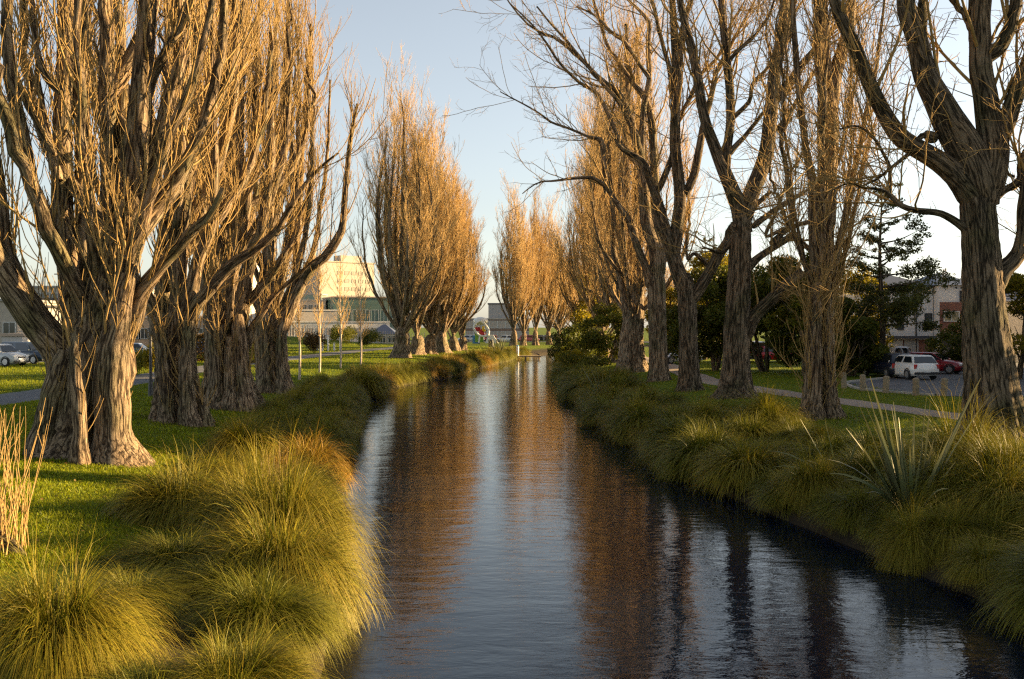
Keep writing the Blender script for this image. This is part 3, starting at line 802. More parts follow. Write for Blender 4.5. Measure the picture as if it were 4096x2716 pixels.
wide_tree('bare tree with a thin limb arching out left over the river', 63.0,
    'E', [(760, 1085, 78), (757, 1010, 68), (752, 800, 62), (745, 560, 62), (742, 400, 60), (745, 280, 40)],
    [((0, -0.1), [('E', 705, 420, 40), ('E', 665, 290, 28), ('E', 610, 150, 25), ('E', 565, 30, 22), ('B', 800, 1370, 20), ('B', 720, 1255, 17), ('B', 655, 1165, 14), ('B', 580, 1115, 12), ('B', 450, 1120, 9), ('B', 340, 1135, 7), ('B', 255, 1140, 5), ('B', 190, 1175, 4), ('B', 140, 1215, 3)]),
     ((0, 0), [('E', 740, 380, 52), ('E', 735, 180, 44), ('B', 925, 1420, 40), ('B', 905, 1230, 36), ('B', 890, 1050, 32), ('B', 850, 860, 28), ('B', 800, 690, 24), ('B', 720, 560, 20), ('B', 640, 510, 16), ('B', 560, 420, 13), ('B', 460, 330, 11), ('B', 350, 240, 9), ('B', 210, 180, 7), ('B', 90, 60, 5), ('B', 10, -60, 4)]),
     ((0, 0.05), [('E', 755, 350, 46), ('E', 770, 200, 38), ('B', 960, 1400, 34), ('B', 975, 1200, 28), ('B', 965, 960, 26), ('B', 950, 760, 24), ('B', 915, 620, 20), ('B', 800, 480, 16), ('B', 740, 380, 14), ('B', 680, 300, 12), ('B', 620, 110, 10), ('B', 570, -40, 8)]),
     ((0, 0.1), [('B', 890, 1010, 22), ('B', 900, 700, 20), ('B', 935, 500, 18), ('B', 930, 250, 16), ('B', 935, 140, 14), ('B', 870, 60, 10), ('B', 780, -20, 7)]),
     ((0, -0.15), [('B', 660, 1200, 12), ('B', 640, 900, 18), ('B', 560, 860, 9), ('B', 430, 805, 8), ('B', 330, 770, 7), ('B', 260, 720, 6), ('B', 160, 660, 5), ('B', 0, 575, 3)]),
     ((0, -0.1), [('B', 890, 1060, 20), ('B', 770, 920, 16), ('B', 740, 860, 12), ('B', 620, 600, 12), ('B', 500, 520, 10), ('B', 380, 400, 8), ('B', 290, 270, 7), ('B', 190, 140, 5), ('B', 60, 20, 4)]),
     ((0, -0.1), [('B', 850, 860, 18), ('B', 760, 660, 15), ('B', 650, 530, 13), ('B', 520, 380, 11), ('B', 430, 270, 9), ('B', 330, 160, 7), ('B', 230, 40, 5)]),
     ((0, 0.1), [('B', 930, 480, 14), ('B', 860, 380, 12), ('B', 780, 260, 13), ('B', 700, 200, 10), ('B', 600, 100, 7), ('B', 480, 40, 5)])],
    31, n1=90, n2=560, n3=2000, bark=BARK)

wide_tree('bare tree with straight grey bole forking low into one upright and one slanting limb', 53.0,
    'E', [(972, 1140, 92), (970, 1080, 76), (965, 900, 66), (962, 700, 62), (955, 540, 64), (945, 420, 58), (930, 340, 40)],
    [((0, -0.1), [('E', 985, 520, 46), ('E', 1050, 430, 42), ('E', 1110, 330, 40), ('E', 1170, 220, 38), ('E', 1240, 110, 34), ('B', 1450, 1440, 28), ('B', 1560, 1330, 20), ('B', 1700, 1200, 12)]),
     ((0, 0), [('E', 930, 430, 58), ('E', 885, 300, 52), ('E', 835, 140, 50), ('E', 790, 10, 48), ('B', 1010, 1370, 42), ('B', 985, 1250, 30), ('B', 940, 1130, 24), ('B', 890, 1010, 22), ('B', 760, 930, 14), ('B', 720, 870, 8)]),
     ((0, 0), [('E', 860, 210, 44), ('E', 880, 80, 44), ('B', 1110, 1430, 40), ('B', 1130, 1280, 38), ('B', 1120, 1120, 36), ('B', 1098, 900, 34), ('B', 1100, 700, 31), ('B', 1110, 480, 30), ('B', 1100, 330, 27), ('B', 1088, 100, 22), ('B', 1070, -100, 18)]),
     ((0, -0.05), [('B', 1120, 420, 24), ('B', 1140, 250, 22), ('B', 1160, 120, 20), ('B', 1200, 0, 15), ('B', 1230, -120, 10)]),
     ((0, 0.05), [('B', 1170, 1200, 26), ('B', 1220, 1090, 26), ('B', 1250, 930, 24), ('B', 1270, 820, 22), ('B', 1320, 620, 18), ('B', 1360, 450, 14), ('B', 1420, 330, 11), ('B', 1520, 150, 8), ('B', 1600, 0, 5)]),
     ((0, 0.1), [('B', 1000, 1180, 20), ('B', 1080, 980, 18), ('B', 1120, 760, 14), ('B', 1190, 620, 14), ('B', 1260, 470, 12), ('B', 1370, 350, 10), ('B', 1450, 150, 8), ('B', 1540, 0, 5)]),
     ((0, -0.1), [('B', 1090, 600, 18), ('B', 1060, 420, 15), ('B', 1010, 240, 12), ('B', 970, 60, 10), ('B', 940, -60, 7)]),
     ((0, 0.15), [('E', 1120, 300, 18), ('E', 1010, 200, 14), ('E', 960, 240, 10), ('E', 950, 100, 8)])],
    32, n1=80, n2=520, n3=1800)

wide_tree('large bare tree forking into a V, a cut limb slanting right near its base', 47.0,
    'E', [(1300, 1190, 150), (1300, 1120, 112), (1300, 930, 92), (1303, 760, 88), (1312, 560, 84), (1322, 300, 78), (1328, 80, 72), (1330, -20, 66)],
    [((0, 0), [('E', 1325, 60, 72), ('B', 1520, 1480, 62), ('B', 1512, 1330, 58), ('B', 1460, 1200, 48), ('B', 1400, 1060, 42), ('B', 1340, 900, 36), ('B', 1280, 740, 32), ('B', 1240, 480, 30), ('B', 1190, 260, 27), ('B', 1150, 100, 24), ('B', 1110, -80, 19)]),
     ((0, -0.03), [('B', 1525, 1360, 60), ('B', 1570, 1230, 52), ('B', 1640, 1060, 49), ('B', 1680, 900, 46), ('B', 1700, 700, 43), ('B', 1715, 520, 40), ('B', 1745, 350, 38), ('B', 1770, 180, 33), ('B', 1790, 0, 29), ('B', 1800, -200, 20)]),
     ((0, 0.05), [('B', 1755, 330, 30), ('B', 1810, 180, 26), ('B', 1835, 0, 22), ('B', 1850, -200, 14)]),
     ((0, 0.1), [('B', 1410, 1060, 34), ('B', 1430, 900, 28), ('B', 1448, 700, 28), ('B', 1435, 500, 27), ('B', 1415, 300, 25), ('B', 1395, 100, 22), ('B', 1380, -80, 16)]),
     ((0, -0.2), [('E', 1360, 760, 56), ('E', 1430, 630, 46), ('E', 1530, 530, 42), ('E', 1640, 420, 37), ('E', 1740, 345, 34), ('E', 1765, 325, 30)]),
     ((0, 0.05), [('E', 1385, 290, 34), ('E', 1450, 230, 26), ('E', 1560, 155, 23), ('E', 1700, 70, 20), ('C', 130, 1535, 18), ('C', 250, 1430, 15), ('C', 390, 1385, 12), ('C', 470, 1340, 8)]),
     ((0, 0.1), [('E', 1560, 150, 16), ('E', 1640, 20, 13), ('C', 100, 1480, 12), ('C', 190, 1270, 9), ('C', 240, 1110, 7), ('C', 330, 960, 5)]),
     ((0, -0.05), [('B', 1600, 1410, 20), ('B', 1720, 1320, 17), ('B', 1800, 1270, 15), ('B', 1890, 1215, 12), ('C', 360, 1190, 9)]),
     ((0, 0.12), [('B', 1760, 800, 26), ('B', 1820, 740, 20), ('C', 220, 760, 16), ('C', 300, 620, 12), ('C', 420, 420, 8)]),
     ((0, 0.1), [('B', 1440, 960, 20), ('B', 1530, 860, 15), ('B', 1580, 800, 13), ('B', 1660, 700, 11), ('B', 1770, 620, 8), ('B', 1850, 540, 5)]),
     ((0, 0.15), [('B', 1460, 740, 16), ('B', 1560, 640, 13), ('B', 1590, 520, 12), ('B', 1700, 390, 10), ('B', 1670, 230, 7), ('B', 1680, 60, 5)]),
     ((0, 0.12), [('C', 120, 650, 20), ('C', 200, 580, 26), ('C', 330, 400, 24), ('C', 420, 300, 20), ('C', 540, 160, 16), ('C', 640, 60, 10)]),
     ((0, -0.1), [('E', 1250, 120, 26), ('E', 1190, 190, 14), ('E', 1060, 150, 5)]),
     ((0, 0.1), [('B', 1420, 420, 14), ('B', 1480, 330, 12), ('B', 1600, 220, 10), ('B', 1690, 90, 8), ('B', 1730, -40, 5)])],
    33, n1=90, n2=620, n3=2200)

wide_tree('massive rough-barked bare tree at the right edge with thick limbs spreading overhead', 29.7,
    'F', [(1700, 1520, 265), (1700, 1430, 215), (1690, 1250, 188), (1672, 1050, 170), (1650, 850, 158), (1628, 600, 140), (1612, 300, 126), (1600, 80, 120), (1590, -60, 116), (1583, -170, 110), (1580, -260, 80)],
    [((0, -0.06), [('C', 1400, 1230, 96), ('C', 1300, 1105, 76), ('C', 1190, 1015, 66), ('C', 1090, 955, 61), ('C', 950, 865, 58), ('C', 840, 715, 50), ('C', 755, 530, 45), ('C', 690, 380, 43), ('C', 620, 220, 41), ('C', 550, 60, 37), ('C', 510, -60, 33)]),
     ((0, 0), [('C', 1440, 1180, 118), ('C', 1390, 1020, 116), ('C', 1300, 850, 108), ('C', 1210, 690, 92), ('C', 1120, 520, 76), ('C', 1070, 350, 68), ('C', 1030, 200, 62), ('C', 985, 60, 58), ('C', 965, -120, 48)]),
     ((0, 0.02), [('C', 1075, 300, 40), ('C', 1080, 170, 30), ('C', 1082, 40, 27), ('C', 1085, -150, 20)]),
     ((0, 0), [('C', 1480, 1150, 112), ('C', 1520, 960, 100), ('C', 1510, 800, 84), ('C', 1480, 640, 74), ('C', 1455, 470, 70), ('C', 1442, 280, 66), ('C', 1440, 120, 66), ('C', 1445, -60, 70)]),
     ((0, -0.05), [('C', 1540, 900, 70), ('C', 1610, 760, 58), ('C', 1680, 560, 50), ('C', 1740, 400, 44), ('C', 1800, 200, 36)]),
     ((0, 0.05), [('C', 1490, 350, 50), ('C', 1570, 290, 45), ('C', 1630, 170, 42), ('C', 1665, 30, 38), ('C', 1680, -120, 30)]),
     ((0, 0.05), [('C', 1400, 170, 36), ('C', 1350, 90, 22), ('C', 1300, 40, 18), ('C', 1240, -40, 14)]),
     ((0, -0.12), [('C', 1400, 1470, 44), ('C', 1330, 1420, 28), ('C', 1260, 1370, 24), ('C', 1180, 1335, 21), ('C', 1030, 1318, 19), ('C', 930, 1280, 17), ('C', 870, 1215, 14), ('C', 800, 1185, 10), ('C', 720, 1180, 8), ('C', 620, 1150, 6), ('C', 500, 1200, 4)]),
     ((0, -0.12), [('C', 875, 1225, 13), ('C', 880, 1100, 11), ('C', 865, 1020, 11), ('C', 800, 900, 9), ('C', 740, 830, 8), ('C', 660, 790, 6), ('C', 560, 810, 4)]),
     ((0, -0.05), [('F', 1700, 420, 70), ('F', 1770, 310, 62), ('F', 1840, 240, 56), ('F', 1900, 120, 52), ('C', 1740, 1180, 46), ('C', 1790, 1000, 40)]),
     ((0, -0.1), [('C', 1530, 1230, 40), ('C', 1600, 1190, 24), ('C', 1690, 1130, 24), ('C', 1705, 1000, 20), ('C', 1760, 900, 14)]),
     ((0, -0.15), [('C', 1130, 860, 40), ('C', 1080, 850, 20), ('C', 1000, 960, 14), ('C', 900, 1040, 11), ('C', 800, 1120, 8), ('C', 680, 1180, 5)]),
     ((0, -0.1), [('C', 1400, 960, 14), ('C', 1470, 1000, 12), ('C', 1600, 1080, 10), ('C', 1660, 1110, 8)])],
    34, n1=70, n2=520, n3=1900, bark=BARK_GREY, flute=0.10)

# ------------------------------------------------------------------ the further poplar rows: six grown shapes, copied down the bank
def grown_poplar(name, seed, Ht, W, limbs, n1, n2, n3, trunk_r, trunk_h, twig, twigm=TWIG_PALE, hf=(0.06, 0.4), rl=(0.10, 0.2)):
    rng = np.random.RandomState(seed)
    zt = np.linspace(-0.2, trunk_h, 8)
    P = np.stack([0.1 * np.sin(zt), 0.1 * np.cos(zt * 1.3), zt], -1)
    R = trunk_r * (1 + 0.30 * np.exp(-np.maximum(zt, 0) / 0.7)) * np.interp(zt, [0, trunk_h * 0.8, trunk_h], [1, 0.85, 0.5])
    tr = trunk_chunk(P, R, 28, 18, rng, 0.14, 1.2)
    LP, LR = columnar(rng, Ht, W, trunk_h, trunk_r, limbs, hfrom=hf[0], hto=hf[1], rl=rl)
    lv = grow(rng, LP, LR, n1, n2, n3, twig=twig, up=1.0, l1=(2.5, 6.0), l2=(1.0, 2.6), l3=(0.5, 1.2), r1max=0.07)
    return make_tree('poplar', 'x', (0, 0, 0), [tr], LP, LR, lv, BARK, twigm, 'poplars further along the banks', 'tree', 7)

def place(o, x, y, rz, s, label):
    o.location = (x, y, float(ground_z(x, y)) - 0.05)
    o.rotation_euler = (0, 0, rz)
    o.scale = (s,) * 3 if np.isscalar(s) else s
    o['label'] = label

gp1 = grown_poplar('a', 101, 29.0, 11.0, 24, 240, 1800, 8000, 0.85, 3.4, 0.013, hf=(0.05, 0.34), rl=(0.13, 0.30))
gp2 = grown_poplar('b', 102, 29, 8.2, 20, 240, 1900, 8500, 0.75, 2.6, 0.014, hf=(0.04, 0.38), rl=(0.12, 0.26))
gp3 = grown_poplar('c', 103, 26, 8.6, 18, 200, 1500, 6000, 0.6, 2.8, 0.018, hf=(0.06, 0.34), rl=(0.11, 0.22))
place(gp1, -11.9, 107, 0.3, (1.0, 1.0, 1.02), 'tall poplar with dark fanning limbs, nearest of the middle left group')
def dup(o, x, y, rz, s, label, group='poplars further along the banks'):
    return copy_tree(o, (x, y, float(ground_z(x, y)) - 0.05), rz, s, label, group)
place(gp2, -11.4, 119, 1.2, (1.1, 1.1, 0.9), 'golden poplar just behind the tall dark-limbed one of the left middle group')
for k, (u, v, rz, sx, sz) in enumerate([(1722, 1424, 2.2, 1.05, .93), (1768, 1418, 3.9, .95, .86), (1814, 1411, 5.1, .9, .80), (1850, 1407, .8, .85, .74)]):
    D = F * (H - .95) / (v - YH); x = (u - CX) / F * D
    dup((gp2, gp1, gp2, gp2)[k], x, D, rz, (sx, sx, sz),
        ['golden poplar in the left middle group, third from its near end', 'upright poplar fourth along the left middle group with several limbs from the ground',
         'slim golden poplar second from the river end of the left middle group', 'shorter poplar at the river end of the left middle group beside the climbing frame'][k])
place(gp3, (2054 - CX) / F * 172, 172, .4, (.95, .95, .98), 'dark-stemmed poplar at the left of the far cluster closing the river')
for k, (u, D, rz, sx, sz) in enumerate([(2095, 176, 1.9, .8, .88), (2143, 180, 3.1, .85, .98), (2195, 184, 4.4, .8, .96), (2235, 192, 5.4, .8, .82)]):
    dup(gp3, (u - CX) / F * D, D, rz, (sx, sx, sz),
        ['slim poplar second from the left in the far cluster closing the river', 'golden poplar third from the left in the far cluster closing the river',
         'poplar fourth from the left in the far cluster with sky at its right', 'small hazy poplar at the right end of the far cluster'][k])
for k, (x, D, rz, sx, sz, o) in enumerate([(10.3, 96, 1.0, .98, .98, gp2), (10.2, 112, 2.6, 1.0, 1.0, gp2), (11.0, 128, 4.1, 1.0, .95, gp1), (12.2, 146, .6, 1, .9, gp2), (14.5, 160, 5.0, 1, .85, gp3)]):
    dup(o, x, D, rz, (sx, sx, sz),
        ['golden poplar standing directly behind the fluted shaded one on the right bank', 'tall golden poplar forming the left edge of the right-hand row over the water',
         'poplar deeper in the right-hand row behind the golden wall of twigs', 'far poplar of the right-hand row partly behind evergreen shrubs',
         'furthest small poplar of the right-hand row near the river bend'][k])

# slim leafless saplings on the left lawn
def sapling(rng, h):
    n = 10
    z = np.linspace(-0.1, h, n)
    P = np.stack([0.05 * np.sin(z * 0.8), 0.05 * np.cos(z), z], -1)[None]
    R = (0.085 * (1 - np.linspace(0, 1, n)) ** 0.7 + 0.008)[None]
    P1, R1 = spawn(P, R, 46, rng, (0.6, 2.2), (25, 50), 0.9, 6, 0.5, 0.02, 0.008, 0.28, 1.0, 0.08)
    P2, R2 = spawn(P1, R1, 200, rng, (0.3, 0.9), (20, 50), 0.6, 4, 0.6, 0.01, 0.006, 0.1, 1, 0.1)
    return P, R, P1, R1, P2, R2
rng = np.random.RandomState(77)
for k, (u, v, h) in enumerate([(1197, 1522, 8.0), (1278, 1494, 8.5), (1362, 1474, 9.0), (1443, 1463, 7.5)]):
    D = F * (H - 1.2) / (v - YH)
    for _ in range(3):
        x = (u - CX) / F * D; D = F * (H - float(ground_z(x, D))) / (v - YH)
    x = (u - CX) / F * D
    P, R, P1, R1, P2, R2 = sapling(rng, h)
    root = thing('sapling', ['leafless sapling nearest the fourth poplar on the left lawn', 'leafless sapling on the left lawn, second from the left, in front of the rusty shrub',
                             'leafless speckled sapling, stoutest on the left lawn, third from the left', 'leafless sapling closest to the middle poplar group on the left lawn'][k], 'young tree', (x, D, float(ground_z(x, D))), 0, 'saplings on the left lawn')
    link('trunk', npmesh('trunk', [tubes(P, R, 8, rng)], SAPBARK), root)
    link('crown', npmesh('crown', [tubes(P1, R1, 4, rng), tubes(P2, R2, 3, rng)], TWIG_PALE), root)
# ------------------------------------------------------------------ sedge tussocks, lawn, flax, reeds
def blades(rng, root, az, el, L, width, droop, p=6, wob=0.05, face=None, sway=None):
    """n drooping ribbons; returns chunk. col = (t, random, random)"""
    n = len(L)
    d = np.stack([np.cos(az) * np.cos(el), np.sin(az) * np.cos(el), np.sin(el)], -1)
    side = np.stack([-np.sin(az), np.cos(az), np.zeros(n)], -1) + 0.5 * rng.standard_normal((n, 3))
    side = unit(side - d * (side * d).sum(1, keepdims=True))
    pos = root.copy()
    step = (L / (p - 1))[:, None]
    pts = [pos]
    for j in range(1, p):
        d = unit(d + np.array([0, 0, -1.0]) * (droop * (j / p) ** 1.1)[:, None] * 2.0 / p + wob * rng.standard_normal((n, 3)) + (0 if sway is None else sway * j / p / p))
        pos = pos + d * step
        pts.append(pos)
    P = np.stack(pts, 1)
    t = np.linspace(0, 1, p)
    wd = (width[:, None] * (1 - t[None, :] ** 2 * 0.92) * (0.7 + 0.6 * np.minimum(t * 3, 1)[None, :])) / 2
    Lf = P + side[:, None, :] * wd[:, :, None]; Rt = P - side[:, None, :] * wd[:, :, None]
    V = np.stack([Lf, Rt], 2).reshape(-1, 3)
    r1 = rng.uniform(0, 1, n); r2 = rng.uniform(0, 1, n)
    col = np.stack([np.broadcast_to(t[None, :, None], (n, p, 2)), np.broadcast_to(r1[:, None, None], (n, p, 2)), np.broadcast_to(r2[:, None, None], (n, p, 2))], -1).reshape(-1, 3)
    idx = np.arange(n * p * 2).reshape(n, p, 2)
    Fq = np.stack([idx[:, :-1, 0], idx[:, :-1, 1], idx[:, 1:, 1], idx[:, 1:, 0]], -1).reshape(-1, 4)
    return (V, Fq, {'col': col}, 0)

def tussock_mesh(name, seed, n, R, mat, width=0.006, spread=0.34, stiff=1.0, hang=0.0):
    """mop of fine leaves: combed strands that rise from the crown, arch over and hang to the ground"""
    rng = np.random.RandomState(seed)
    ncl = 70
    caz = rng.uniform(0, 2 * np.pi, ncl); cr = R * spread * np.sqrt(rng.uniform(0, 1, ncl))
    cel = np.clip(rng.normal(53, 17, ncl), 12, 84); cln = rng.uniform(0.75, 1.25, ncl); cbr = rng.uniform(0, 1, ncl)
    k = rng.randint(0, ncl, n)
    root = np.stack([np.cos(caz[k]) * cr[k], np.sin(caz[k]) * cr[k], np.zeros(n)], -1) + rng.normal(0, 0.05 * R, (n, 3)) * np.array([1, 1, 0.0])
    az = caz[k] + rng.normal(0, 0.30, n)
    el = np.radians(np.clip(cel[k] + rng.normal(0, 8, n), 8, 89))
    L = R * rng.uniform(1.0, 1.8, n) * cln[k]
    droop = rng.uniform(2.0, 3.9, n) * stiff + hang
    s = rng.uniform(0, 1, n) < 0.015         # strays: straighter, longer
    L[s] *= 1.05; droop[s] *= 0.5
    w = width * rng.uniform(0.6, 1.35, n)
    ch = blades(rng, root, az, el, L, w, droop, 8, 0.035)
    c = ch[2]['col']; c[:, 2] = np.clip(0.55 * c[:, 2] + 0.45 * np.repeat(cbr[k], 16), 0, 1)
    m = n // 6                               # a low dead skirt that hides the ground
    az2 = rng.uniform(0, 6.283, m)
    root2 = np.stack([np.cos(az2), np.sin(az2), np.zeros(m)], -1) * (R * rng.uniform(0.1, 0.5, m))[:, None]
    ch2 = blades(rng, root2, az2, np.radians(rng.uniform(5, 45, m)), R * rng.uniform(0.5, 0.9, m), width * 1.1 * rng.uniform(0.7, 1.3, m), rng.uniform(0.8, 2.2, m), 5, 0.07)
    ch2[2]['col'][:, 1] = 0.5 + 0.5 * ch2[2]['col'][:, 1]
    return npmesh(name, [ch, ch2], mat)

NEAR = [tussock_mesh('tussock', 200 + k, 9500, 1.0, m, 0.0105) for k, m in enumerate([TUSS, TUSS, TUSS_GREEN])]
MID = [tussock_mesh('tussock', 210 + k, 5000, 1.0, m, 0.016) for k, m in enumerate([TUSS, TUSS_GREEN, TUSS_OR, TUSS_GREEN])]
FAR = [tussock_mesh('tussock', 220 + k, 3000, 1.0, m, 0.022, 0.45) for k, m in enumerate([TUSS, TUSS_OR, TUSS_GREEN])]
trng = np.random.RandomState(5)

def tuss(me, x, y, s, sz, label, group, z=None, lean=0.0):
    o = link('sedge_tussock', me)
    o.location = (x, y, (float(ground_z(x, y)) if z is None else z) - 0.04)
    o.rotation_euler = (lean * trng.uniform(-1, 1), lean * trng.uniform(-1, 1), trng.uniform(0, 6.28))
    o.scale = (s, s, sz)
    return tag(o, label, 'tussock', group)

GL = 'sedge tussocks on the near left bank'
near = [  # u, D, radius, height scale, mesh, label
    (560, 29.0, 1.05, 1.15, MID[0], 'bright sedge tussock farthest back of the sunlit ones, below the third poplar'),
    (715, 27.2, 1.05, 1.15, MID[2], 'orange-tipped sedge tussock at the water edge beside the farthest sunlit one'),
    (640, 25.4, 0.75, 0.75, MID[2], 'low rusty tussock in the dip between the two farthest sunlit tussocks'),
    (500, 23.2, 1.05, 1.10, NEAR[1], 'sunlit tussock with rusty crown at the lawn side, left of the reedy stalks'),
    (600, 21.6, 1.0, 1.1, NEAR[0], 'green sunlit tussock just behind the pale reedy stalks'),
    (700, 23.8, 0.85, 0.9, NEAR[2], 'shaded tussock hanging over the water under the orange-tipped one'),
    (420, 19.6, 1.15, 1.05, NEAR[0], 'broad sunlit tussock with its left flank on the lawn'),
    (575, 18.8, 1.1, 1.5, NEAR[1], 'tall yellow-green tussock in the middle of the near left mass'),
    (650, 17.6, 1.2, 1.65, NEAR[0], 'large yellow tussock whose leaves spill over the bank into the river'),
    (712, 19.6, 0.8, 0.85, NEAR[1], 'smaller yellow tussock at the water behind the large spilling one'),
    (645, 15.4, 1.1, 1.45, NEAR[1], 'yellow tussock drooping to the water, in front of the large spilling one'),
    (400, 15.8, 0.95, 0.5, NEAR[2], 'dark shaded tussock in front of the broad sunlit one'),
    (540, 14.4, 1.0, 0.6, NEAR[2], 'dark shaded tussock near the bottom centre-left above the lowest pale one'),
    (600, 13.2, 0.85, 0.8, NEAR[2], 'dark tussock by the water at the bottom of the left bank'),
    (130, 11.3, 0.92, 1.05, NEAR[0], 'olive tussock with long arching leaves filling the bottom left corner'),
    (530, 10.6, 0.80, 0.85, NEAR[1], 'tussock cut by the bottom edge with stray pale stalks'),
    (340, 10.2, 0.7, 0.5, NEAR[2], 'low dark tussock between the two pale ones at the bottom edge'),
    (-30, 12.0, 0.7, 0.5, NEAR[2], 'low tussock at the left edge below the leaning root'),
    (300, 13.6, 0.75, 0.45, NEAR[2], 'low dark tussock behind the corner one, next to the lawn'),
    (650, 10.8, 0.7, 0.7, NEAR[2], 'dark tussock at the bottom edge against the river'),
]
for u, D, s, sz, me, lab in near:
    x = (px('U', u, 0)[0] - CX) / F * D
    x = min(x, float(bank_l(D)) - 0.75)
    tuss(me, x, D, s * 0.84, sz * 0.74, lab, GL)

# shaded left bank and the rounded clumps down to the river end
y = 31.0
while y < 150:
    xl = float(bank_l(y))
    nrow = 3 if y < 62 else 2
    for k in range(nrow):
        x = xl - 0.65 - 1.05 * k - trng.uniform(0, 0.5)
        me = (MID[trng.choice([1, 3, 0])] if y < 62 else FAR[trng.choice([0, 1, 2])])
        s = trng.uniform(0.6, 0.85) * (1 if k == 0 else 0.85) * (1 if y < 62 else 1.25)
        zone = 'dark sedge tussock in the shaded strip below the left poplars' if y < 62 else (
               'rounded sedge clump along the curving left bank, lit on its river side' if y < 118 else 'small far sedge clump on the left bank near the river bend')
        tuss(me, x, y + trng.uniform(-0.5, 0.5), s, s * trng.uniform(0.85, 1.1), zone, zone.replace('tussock', 'tussocks').replace('clump', 'clumps'))
    y += (1.45 if y < 62 else 2.3) * trng.uniform(0.8, 1.2)
# right bank
y = 10.5
while y < 140:
    xr = float(bank_r(y))
    nrow = 4 if y < 40 else (3 if y < 70 else 2)
    for k in range(nrow):
        x = xr + 0.6 + 1.0 * k + trng.uniform(-0.25, 0.35)
        if y > 55 and k > 2: continue
        nf = math.hypot(x - 8.25, y - 20.5) < 0.95
        if nf: continue
        me = (NEAR[trng.choice([2, 2, 0])] if y < 22 else MID[trng.choice([1, 3, 1, 0])] if y < 60 else FAR[trng.choice([0, 2, 2])])
        s = trng.choice([0.5, 0.65, 0.8, 1.05]) * trng.uniform(0.9, 1.1) * (1 if y < 60 else 1.15)
        if 15.5 < y < 21 and 6.6 < x < 9.8: s *= 0.72
        zone = ('dark overhanging sedge tussock at the water edge of the near right bank' if k == 0 and y < 45 else
                'sedge tussock set back on the near right bank, catching light on its top' if y < 45 else
                'dark sedge tussock on the right bank below the wide-limbed trees' if y < 75 else 'far sedge tussock on the right bank toward the bend')
        tuss(me, x, y + trng.uniform(-0.5, 0.5), s, s * trng.uniform(0.6, 0.85), zone, zone.replace('tussock', 'tussocks'))
    y += (1.35 if y < 45 else 1.6 if y < 75 else 2.6) * trng.uniform(0.8, 1.2)
for u, v, D, s, lab in [(1770, 955, 33.5, 1.15, 'bright yellow tussock between the V-forked tree and the fluted poplar'), (1630, 975, 35.0, 1.0, 'yellow-topped tussock with curled tips below the V-forked tree'),
                        (2230, 1040, 22.5, 1.25, 'broad golden tussock behind the flax clump at the right'), (2350, 1130, 20.5, 1.0, 'sunlit tussock at the right edge in front of the massive tree'),
                        (1880, 1085, 23.5, 0.85, 'yellow-topped tussock left of the flax clump'), (2110, 1130, 18.6, 0.62, 'sunlit low tussock at the foot of the flax leaves')]:
    x = (px('U', u, 0)[0] - CX) / F * D
    tuss(NEAR[0] if D < 30 else MID[0], x, D, s * 0.8, s * 0.92, lab, 'sunlit tussocks on the right bank')

# lawn grass: fine blades, one mass on each side; density falls off with distance
def lawn(name, label, d0, d1, n, seed, keep, h=(0.05, 0.11)):
    rng = np.random.RandomState(seed)
    yy = d0 * (d1 / d0) ** rng.uniform(0, 1, n)
    s0, s1 = (-0.54, 0.02) if 'left' in label else (-0.02, 0.54)
    x = yy * rng.uniform(s0, s1, n)
    ok = keep(x, yy)
    x, yy = x[ok], yy[ok]; m = len(x)
    root = np.stack([x, yy, ground_z(x, yy) - 0.005], -1)
    k = 1 + 0.35 * np.sin(x * 2.1 + np.sin(yy)) * np.cos(yy * 1.7)
    c = blades(rng, root, rng.uniform(0, 6.28, m), np.radians(rng.uniform(40, 88, m)), rng.uniform(*h, m) * k, 0.00055 * yy * rng.uniform(0.7, 1.4, m), rng.uniform(0.2, 1.2, m), 3 if d1 < 60 else 2, 0.08)
    o = tag(link(name, npmesh(name, [c], LAWN)), label, 'grass', kind='stuff')
PATHX = lambda y: np.interp(y, [16, 28, 36, 46, 53, 62, 75, 90, 120], [21.5, 18.6, 16.2, 13.9, 12.7, 12.0, 12.6, 13.4, 13.8])
LPX = lambda y: np.interp(y, [0, 60, 77, 108, 138, 165], [-22.6, -22.7, -24, -22.2, -20, -15])
okl = lambda x, y: (bank_l(y) - x > np.interp(y, [11, 14.5, 17, 40], [6.5, 4.6, 2.6, 1.4])) & (np.abs(x - LPX(y)) > 1.9) & (x > -42.0)  # lawn left out by the front tussocks so the dark soil reads as shade
okr = lambda x, y: (x - bank_r(y) > 2.4) & (np.abs(x - PATHX(y)) > 1.05) & ~((x > np.interp(y, [46, 52, 58, 66, 78, 80], [20, 19.6, 19.4, 21, 26.5, 27.5])) & (y > 45.5) & (y < 92))
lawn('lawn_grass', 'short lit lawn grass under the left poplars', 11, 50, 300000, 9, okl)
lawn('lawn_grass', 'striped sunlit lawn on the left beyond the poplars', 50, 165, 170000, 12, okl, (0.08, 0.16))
lawn('bank_grass', 'short dark grass along the gravel path on the right', 20, 110, 170000, 10, okr, (0.06, 0.12))

